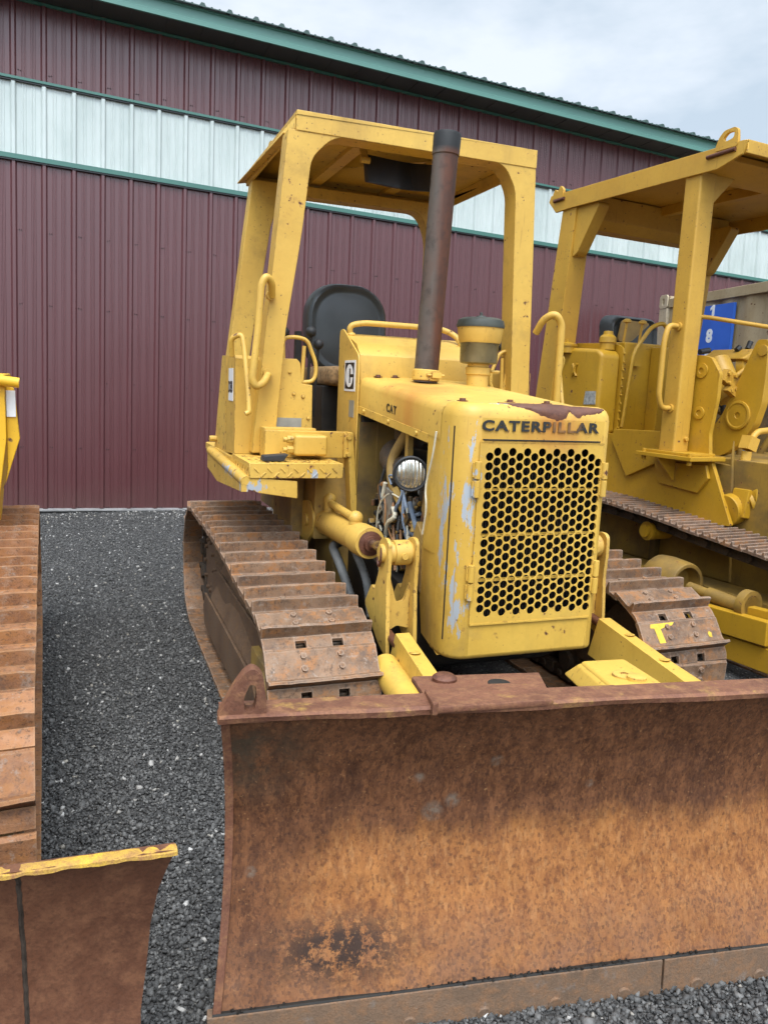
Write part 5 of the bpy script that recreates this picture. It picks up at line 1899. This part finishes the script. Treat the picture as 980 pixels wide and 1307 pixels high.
for z0, z1, d_ in ((2.976, 3.026, .034), (3.612, 3.645, .036)):
    mb = MB()
    mb.prism([(-.004, z0), (-d_, z0 + .002), (-d_, z1 - .010), (-.004, z1)], 'x', BX0, BX1)
    mb.build('trim_strip', m_green2, bd)
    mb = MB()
    mb.box(BX0, BX1, -.028, -.002, z0 - .012, z0 - .001)  # black strip stands in for the shade under the trim
    mb.build('trim_shadow_strip', m_black, bd)
mb = MB()
mb.prism([(.0, .012), (-.034, .012), (-.034, .022), (-.006, .036), (.0, .036)], 'x', BX0, BX1)
mb.build('base_trim', plain('pale_base_trim', (.20, .195, .19), .6), bd)
mb = MB()
mb.box(BX0, BX1, -.012, .2, -.35, .02)
mb.build('footing', plain('shadow_dark_footing', (.05, .048, .045), .9), bd)  # footing colour darkened to draw the shadow line at the wall base
mb = MB()
mb.box(BX0, BX1, -.29, .0, 4.268, 4.28)
for i in range(110):
    x = BX0 + i * .30
    mb.box(x, x + .012, -.288, -.002, 4.263, 4.268)
mb.build('soffit', m_soff, bd)
mb = MB()
mb.box(BX0, BX1, -.022, -.001, 4.240, 4.262)
mb.build('soffit_trim', m_green2, bd)
mb = MB()
mb.prism([(-.29, 4.258), (-.312, 4.258), (-.312, 4.298), (-.306, 4.302), (-.306, 4.375), (-.318, 4.380), (-.318, 4.398), (-.29, 4.398)], 'x', BX0, BX1)
mb.build('fascia', m_green, bd)
# roof sheet with ribs running up the slope
mb = MB()
sl = math.tan(R(11))
pr = []
i = 0
while BX0 + i * .2355 < BX1:
    c = BX0 + i * .2355
    pr += [(c - .028, 0), (c - .013, .026), (c + .013, .026), (c + .028, 0)]
    for q in (.33, .62):
        a = c + .2355 * q
        pr += [(a - .012, 0), (a - .005, .008), (a + .005, .008), (a + .012, 0)]
    i += 1
n = len(pr)
mb.add([(x, -.36, 4.400 + h) for x, h in pr] + [(x, 9.0, 4.400 + h + 9.36 * sl) for x, h in pr] + [(x, -.36, 4.392) for x, h in pr],
       [(j, j + 1, n + j + 1, n + j) for j in range(n - 1)] + [(j + 1, j, 2 * n + j, 2 * n + j + 1) for j in range(n - 1)])
mb.build('roof', m_groof, bd, smooth=25)
mb = MB()
mb.box(BX0 + .1, BX1 - .1, .03, 9.0, 0, 4.27)
mb.build('inner_wall', m_soff, bd)
mb = MB()
for zi, z in enumerate((.045, .575, 1.165, 1.80, 2.412, 3.70)):
    for i in range(-14, 60):
        c = -.708 + i * .2355 + .040
        if c > 12:
            continue
        for q in ((0, .018) if z != 1.165 else (0,)):
            zz = z + random.uniform(-.004, .004)
            mb.lathe([(.0055, 0), (.0055, .004), (.003, .006)], (c + q, -.001, zz), (0, -1, 0), 6)
sw = mb.build('wall_screws', plain('maroon_screw_heads', (.05, .02, .022), .5), bd)
sw['kind'] = 'stuff'

# ================================================================== ground
slope_n = TM @ Vector((0, 0, 1))
P0 = yard((0, 0, 0))


def ground_z(x, y):
    xc = max(-14, min(22, x))
    yc = max(-14, min(.05, y))
    return P0.z - (slope_n.x * (xc - P0.x) + slope_n.y * (yc - P0.y)) / slope_n.z


xs_ = [-400, -150, -60, -30, -14] + [-10, -6, -3, 0, 3, 6, 10, 14, 18, 22] + [40, 80, 160, 400]
ys_ = [-400, -150, -60, -30, -14] + [-12, -10, -8, -6, -4, -2, -1, .05] + [2, 9, 30, 100, 400]
mb = MB()
vs = [(x, y, ground_z(x, y)) for y in ys_ for x in xs_]
nx = len(xs_)
fs = [(j * nx + i, j * nx + i + 1, (j + 1) * nx + i + 1, (j + 1) * nx + i) for j in range(len(ys_) - 1) for i in range(nx - 1)]
mb.add(vs, fs)
t = NT('compacted_gravel')
vo = t.n('ShaderNodeTexVoronoi')
vo.inputs['Scale'].default_value = 130
t.link(t.obj, vo.inputs['Vector'])
vr = t.n('ShaderNodeSeparateColor')
t.link(vo.outputs['Color'], vr.inputs[0])
c = t.mix(t.ramp(vr.outputs[0], 0, 1), (.036, .035, .034), (.105, .102, .098))
c = t.mix(t.ramp(vr.outputs[1], .965, .975), c, (.33, .31, .28))
c = t.mix(t.ramp(t.noise(1.2, 5), .45, .7, 0, .3), c, (.035, .030, .026))
t.bump(t.math('SUBTRACT', 1.0, vo.outputs['Distance']), 1.0, .012)
m_ground = t.out(c, .8)
gr = mb.build('ground', m_ground)
gr['kind'] = 'structure'
gr['label'] = 'dark crushed gravel yard sloping down from the building'
gr['category'] = 'ground'

# loose stones: dense crushed basalt in the aisles plus pale strays
BASE = np.array([[-1, -1, -1], [1, -1, -1], [1, 1, -1], [-1, 1, -1], [-1, -1, 1], [1, -1, 1], [1, 1, 1], [-1, 1, 1]], float)
FACES = np.array([[0, 3, 2, 1], [4, 5, 6, 7], [0, 1, 5, 4], [1, 2, 6, 5], [2, 3, 7, 6], [3, 0, 4, 7]])


def stones(name, regions, size, mat, label, cat, squash=.7):
    P, S = [], []
    for x0, x1, y0, y1, dens in regions:
        n = int((x1 - x0) * (y1 - y0) * dens)
        P.append(np.stack([rng.uniform(x0, x1, n), rng.uniform(y0, y1, n), np.zeros(n)], 1))
    P = np.concatenate(P)
    n = len(P)
    s = np.exp(rng.normal(math.log(size), .32, n))
    V = BASE[None] * rng.uniform(.55, 1.0, (n, 8, 1)) + rng.uniform(-.25, .25, (n, 8, 3))
    V *= (np.stack([rng.uniform(.7, 1.25, n), rng.uniform(.7, 1.1, n), rng.uniform(.5, .9, n) * squash / .7], 1) * s[:, None] * .5)[:, None]
    q = rng.normal(size=(n, 4))
    q /= np.linalg.norm(q, axis=1)[:, None]
    q[:, 0] = np.abs(q[:, 0]) + .6
    q /= np.linalg.norm(q, axis=1)[:, None]
    w_, x_, y_, z_ = q.T
    Rm = np.stack([np.stack([1 - 2 * (y_ * y_ + z_ * z_), 2 * (x_ * y_ - z_ * w_), 2 * (x_ * z_ + y_ * w_)], 1),
                   np.stack([2 * (x_ * y_ + z_ * w_), 1 - 2 * (x_ * x_ + z_ * z_), 2 * (y_ * z_ - x_ * w_)], 1),
                   np.stack([2 * (x_ * z_ - y_ * w_), 2 * (y_ * z_ + x_ * w_), 1 - 2 * (x_ * x_ + y_ * y_)], 1)], 1)
    V = np.einsum('nij,nkj->nki', Rm, V) + P[:, None] + np.array([0, 0, 1.0])[None, None] * (s * .12 + rng.uniform(0, .004, n))[:, None, None]
    T_ = np.array(TM)
    W = (V.reshape(-1, 3) + np.array([X0Y, 0, 0]) - np.array(BP)) @ T_.T
    F_ = (FACES[None] + (np.arange(n) * 8)[:, None, None]).reshape(-1, 4)
    me = bpy.data.meshes.new(name)
    me.vertices.add(len(W))
    me.vertices.foreach_set('co', W.astype(np.float32).ravel())
    me.loops.add(F_.size)
    me.loops.foreach_set('vertex_index', F_.astype(np.int32).ravel())
    me.polygons.add(len(F_))
    me.polygons.foreach_set('loop_start', np.arange(0, F_.size, 4, dtype=np.int32))
    me.update(calc_edges=True)
    me.validate()
    me.materials.append(mat)
    o = bpy.data.objects.new(name, me)
    COL.objects.link(o)
    o['kind'] = 'stuff'
    o['label'] = label
    o['category'] = cat
    return o


X0Y = 1.319


def stone_mat(name, stops, rough=.75):
    t = NT(name)
    g = t.n('ShaderNodeNewGeometry')
    r = t.n('ShaderNodeValToRGB')
    t.link(g.outputs['Random Per Island'], r.inputs[0])
    for i, (p, cc) in enumerate(stops):
        e = r.color_ramp.elements[i] if i < 2 else r.color_ramp.elements.new(p)
        e.position = p
        e.color = cc + (1,)
    c = t.mix(t.ramp(t.noise(160, 3), .4, .7, 0, .4), r.outputs[0], (.05, .048, .045))
    return t.out(c, rough)


m_st = stone_mat('crushed_basalt', [(0, (.034, .033, .032)), (1, (.165, .160, .152)), (.55, (.072, .070, .067))], .75)
m_pale = stone_mat('pale_pebbles', [(0, (.30, .27, .22)), (1, (.52, .50, .47)), (.5, (.38, .36, .33))], .8)
stones('gravel', [(-1.50, -.30, .9, 2.6, 17000), (-1.55, -.25, 2.6, 4.6, 10000), (-1.9, .1, 4.6, 7.55, 5000), (-1.15, 1.9, .35, 1.34, 17000), (-1.6, -.9, .3, .9, 9000), (.8, 1.5, 1.4, 4.5, 1500)], .0080, m_st,
       'loose crushed black gravel covering the yard between the machines', 'gravel')
stones('pale_gravel', [(-1.50, -.30, .9, 2.6, 180), (-1.55, -.25, 2.6, 5.2, 130), (-1.9, .1, 5.2, 7.1, 100), (-1.9, .4, 7.1, 7.5, 420), (-1.15, 1.9, .35, 1.34, 160)], .0105, m_pale,
       'pale stray pebbles scattered over the black gravel, thickest along the wall', 'gravel')

# ================================================================== camera, sky, light
cam = bpy.data.objects.new('camera', bpy.data.cameras.new('camera'))
COL.objects.link(cam)
mw = Matrix([[0.908919, 0.005629, -0.416935], [-0.415156, 0.105468, -0.903616], [0.038887, 0.994407, 0.098198]]).to_4x4()
mw.translation = Vector([-0.641130, -7.524774, 0.801714])
cam.matrix_world = mw
cam.data.sensor_fit = 'HORIZONTAL'
cam.data.sensor_width = 36
cam.data.lens = 36 * 1000 / 980
cam.data.clip_start = .05
cam.data.clip_end = 2000
sc.camera = cam

SUN_EL, SUN_AZ = 58, 200     # azimuth clockwise from +y (towards the building)
wd = bpy.data.worlds.new('World')
sc.world = wd
wd.use_nodes = True
nt = wd.node_tree
bg = nt.nodes['Background']
sky = nt.nodes.new('ShaderNodeTexSky')
sky.sky_type = 'NISHITA'
sky.sun_disc = False
sky.sun_elevation = R(SUN_EL)
sky.sun_rotation = R(SUN_AZ)
tc = nt.nodes.new('ShaderNodeTexCoord')
mp = nt.nodes.new('ShaderNodeMapping')
mp.inputs['Scale'].default_value = (1.0, 1.0, 2.6)
nt.links.new(tc.outputs['Generated'], mp.inputs['Vector'])
nz = nt.nodes.new('ShaderNodeTexNoise')
nz.inputs['Scale'].default_value = 2.6
nz.inputs['Detail'].default_value = 6
nz.inputs['Roughness'].default_value = .56
nt.links.new(mp.outputs[0], nz.inputs['Vector'])
cr = nt.nodes.new('ShaderNodeValToRGB')
cr.color_ramp.elements[0].position = .40
cr.color_ramp.elements[0].color = (4.3, 5.1, 5.9, 1)
cr.color_ramp.elements[1].position = .60
cr.color_ramp.elements[1].color = (6.4, 6.9, 7.5, 1)
nt.links.new(nz.outputs['Fac'], cr.inputs[0])
mx = nt.nodes.new('ShaderNodeMix')
mx.data_type = 'RGBA'
mx.inputs[0].default_value = .88
nt.links.new(sky.outputs[0], mx.inputs[6])
nt.links.new(cr.outputs[0], mx.inputs[7])
# the cloud deck is brightest round the veiled sun, behind the camera
vd = nt.nodes.new('ShaderNodeVectorMath')
vd.operation = 'DOT_PRODUCT'
nt.links.new(tc.outputs['Generated'], vd.inputs[0])
vd.inputs[1].default_value = (math.sin(R(SUN_AZ)) * math.cos(R(SUN_EL)), math.cos(R(SUN_AZ)) * math.cos(R(SUN_EL)), math.sin(R(SUN_EL)))
lr = nt.nodes.new('ShaderNodeMapRange')
lr.interpolation_type = 'SMOOTHSTEP'
nt.links.new(vd.outputs['Value'], lr.inputs[0])
for i_, v_ in enumerate((.45, 1.0, 1.0, 4.2)):
    lr.inputs[i_ + 1].default_value = v_
lm = nt.nodes.new('ShaderNodeVectorMath')
lm.operation = 'SCALE'
nt.links.new(mx.outputs[2], lm.inputs[0])
nt.links.new(lr.outputs[0], lm.inputs['Scale'])
nt.links.new(lm.outputs[0], bg.inputs['Color'])
bg.inputs['Strength'].default_value = .10

sl_ = bpy.data.lights.new('sun', 'SUN')
sl_.energy = 1.5
sl_.angle = R(25)
sl_.color = (1, .965, .91)
so = bpy.data.objects.new('sun', sl_)
COL.objects.link(so)
az, el = R(SUN_AZ), R(SUN_EL)
dirv = Vector((math.sin(az) * math.cos(el), math.cos(az) * math.cos(el), math.sin(el)))
so.rotation_euler = dirv.to_track_quat('Z', 'Y').to_euler()
so.location = (0, -6, 12)

sc.view_settings.view_transform = 'Standard'
sc.view_settings.look = 'None'
sc.view_settings.exposure = .62
sc.view_settings.gamma = 1
sc.view_settings.use_curve_mapping = False
sc.render.engine = 'CYCLES'
sc.cycles.use_denoising = True
sc.cycles.max_bounces = 6
sc.cycles.diffuse_bounces = 3
sc.cycles.glossy_bounces = 3
sc.cycles.use_adaptive_sampling = True
sc.cycles.adaptive_threshold = .02
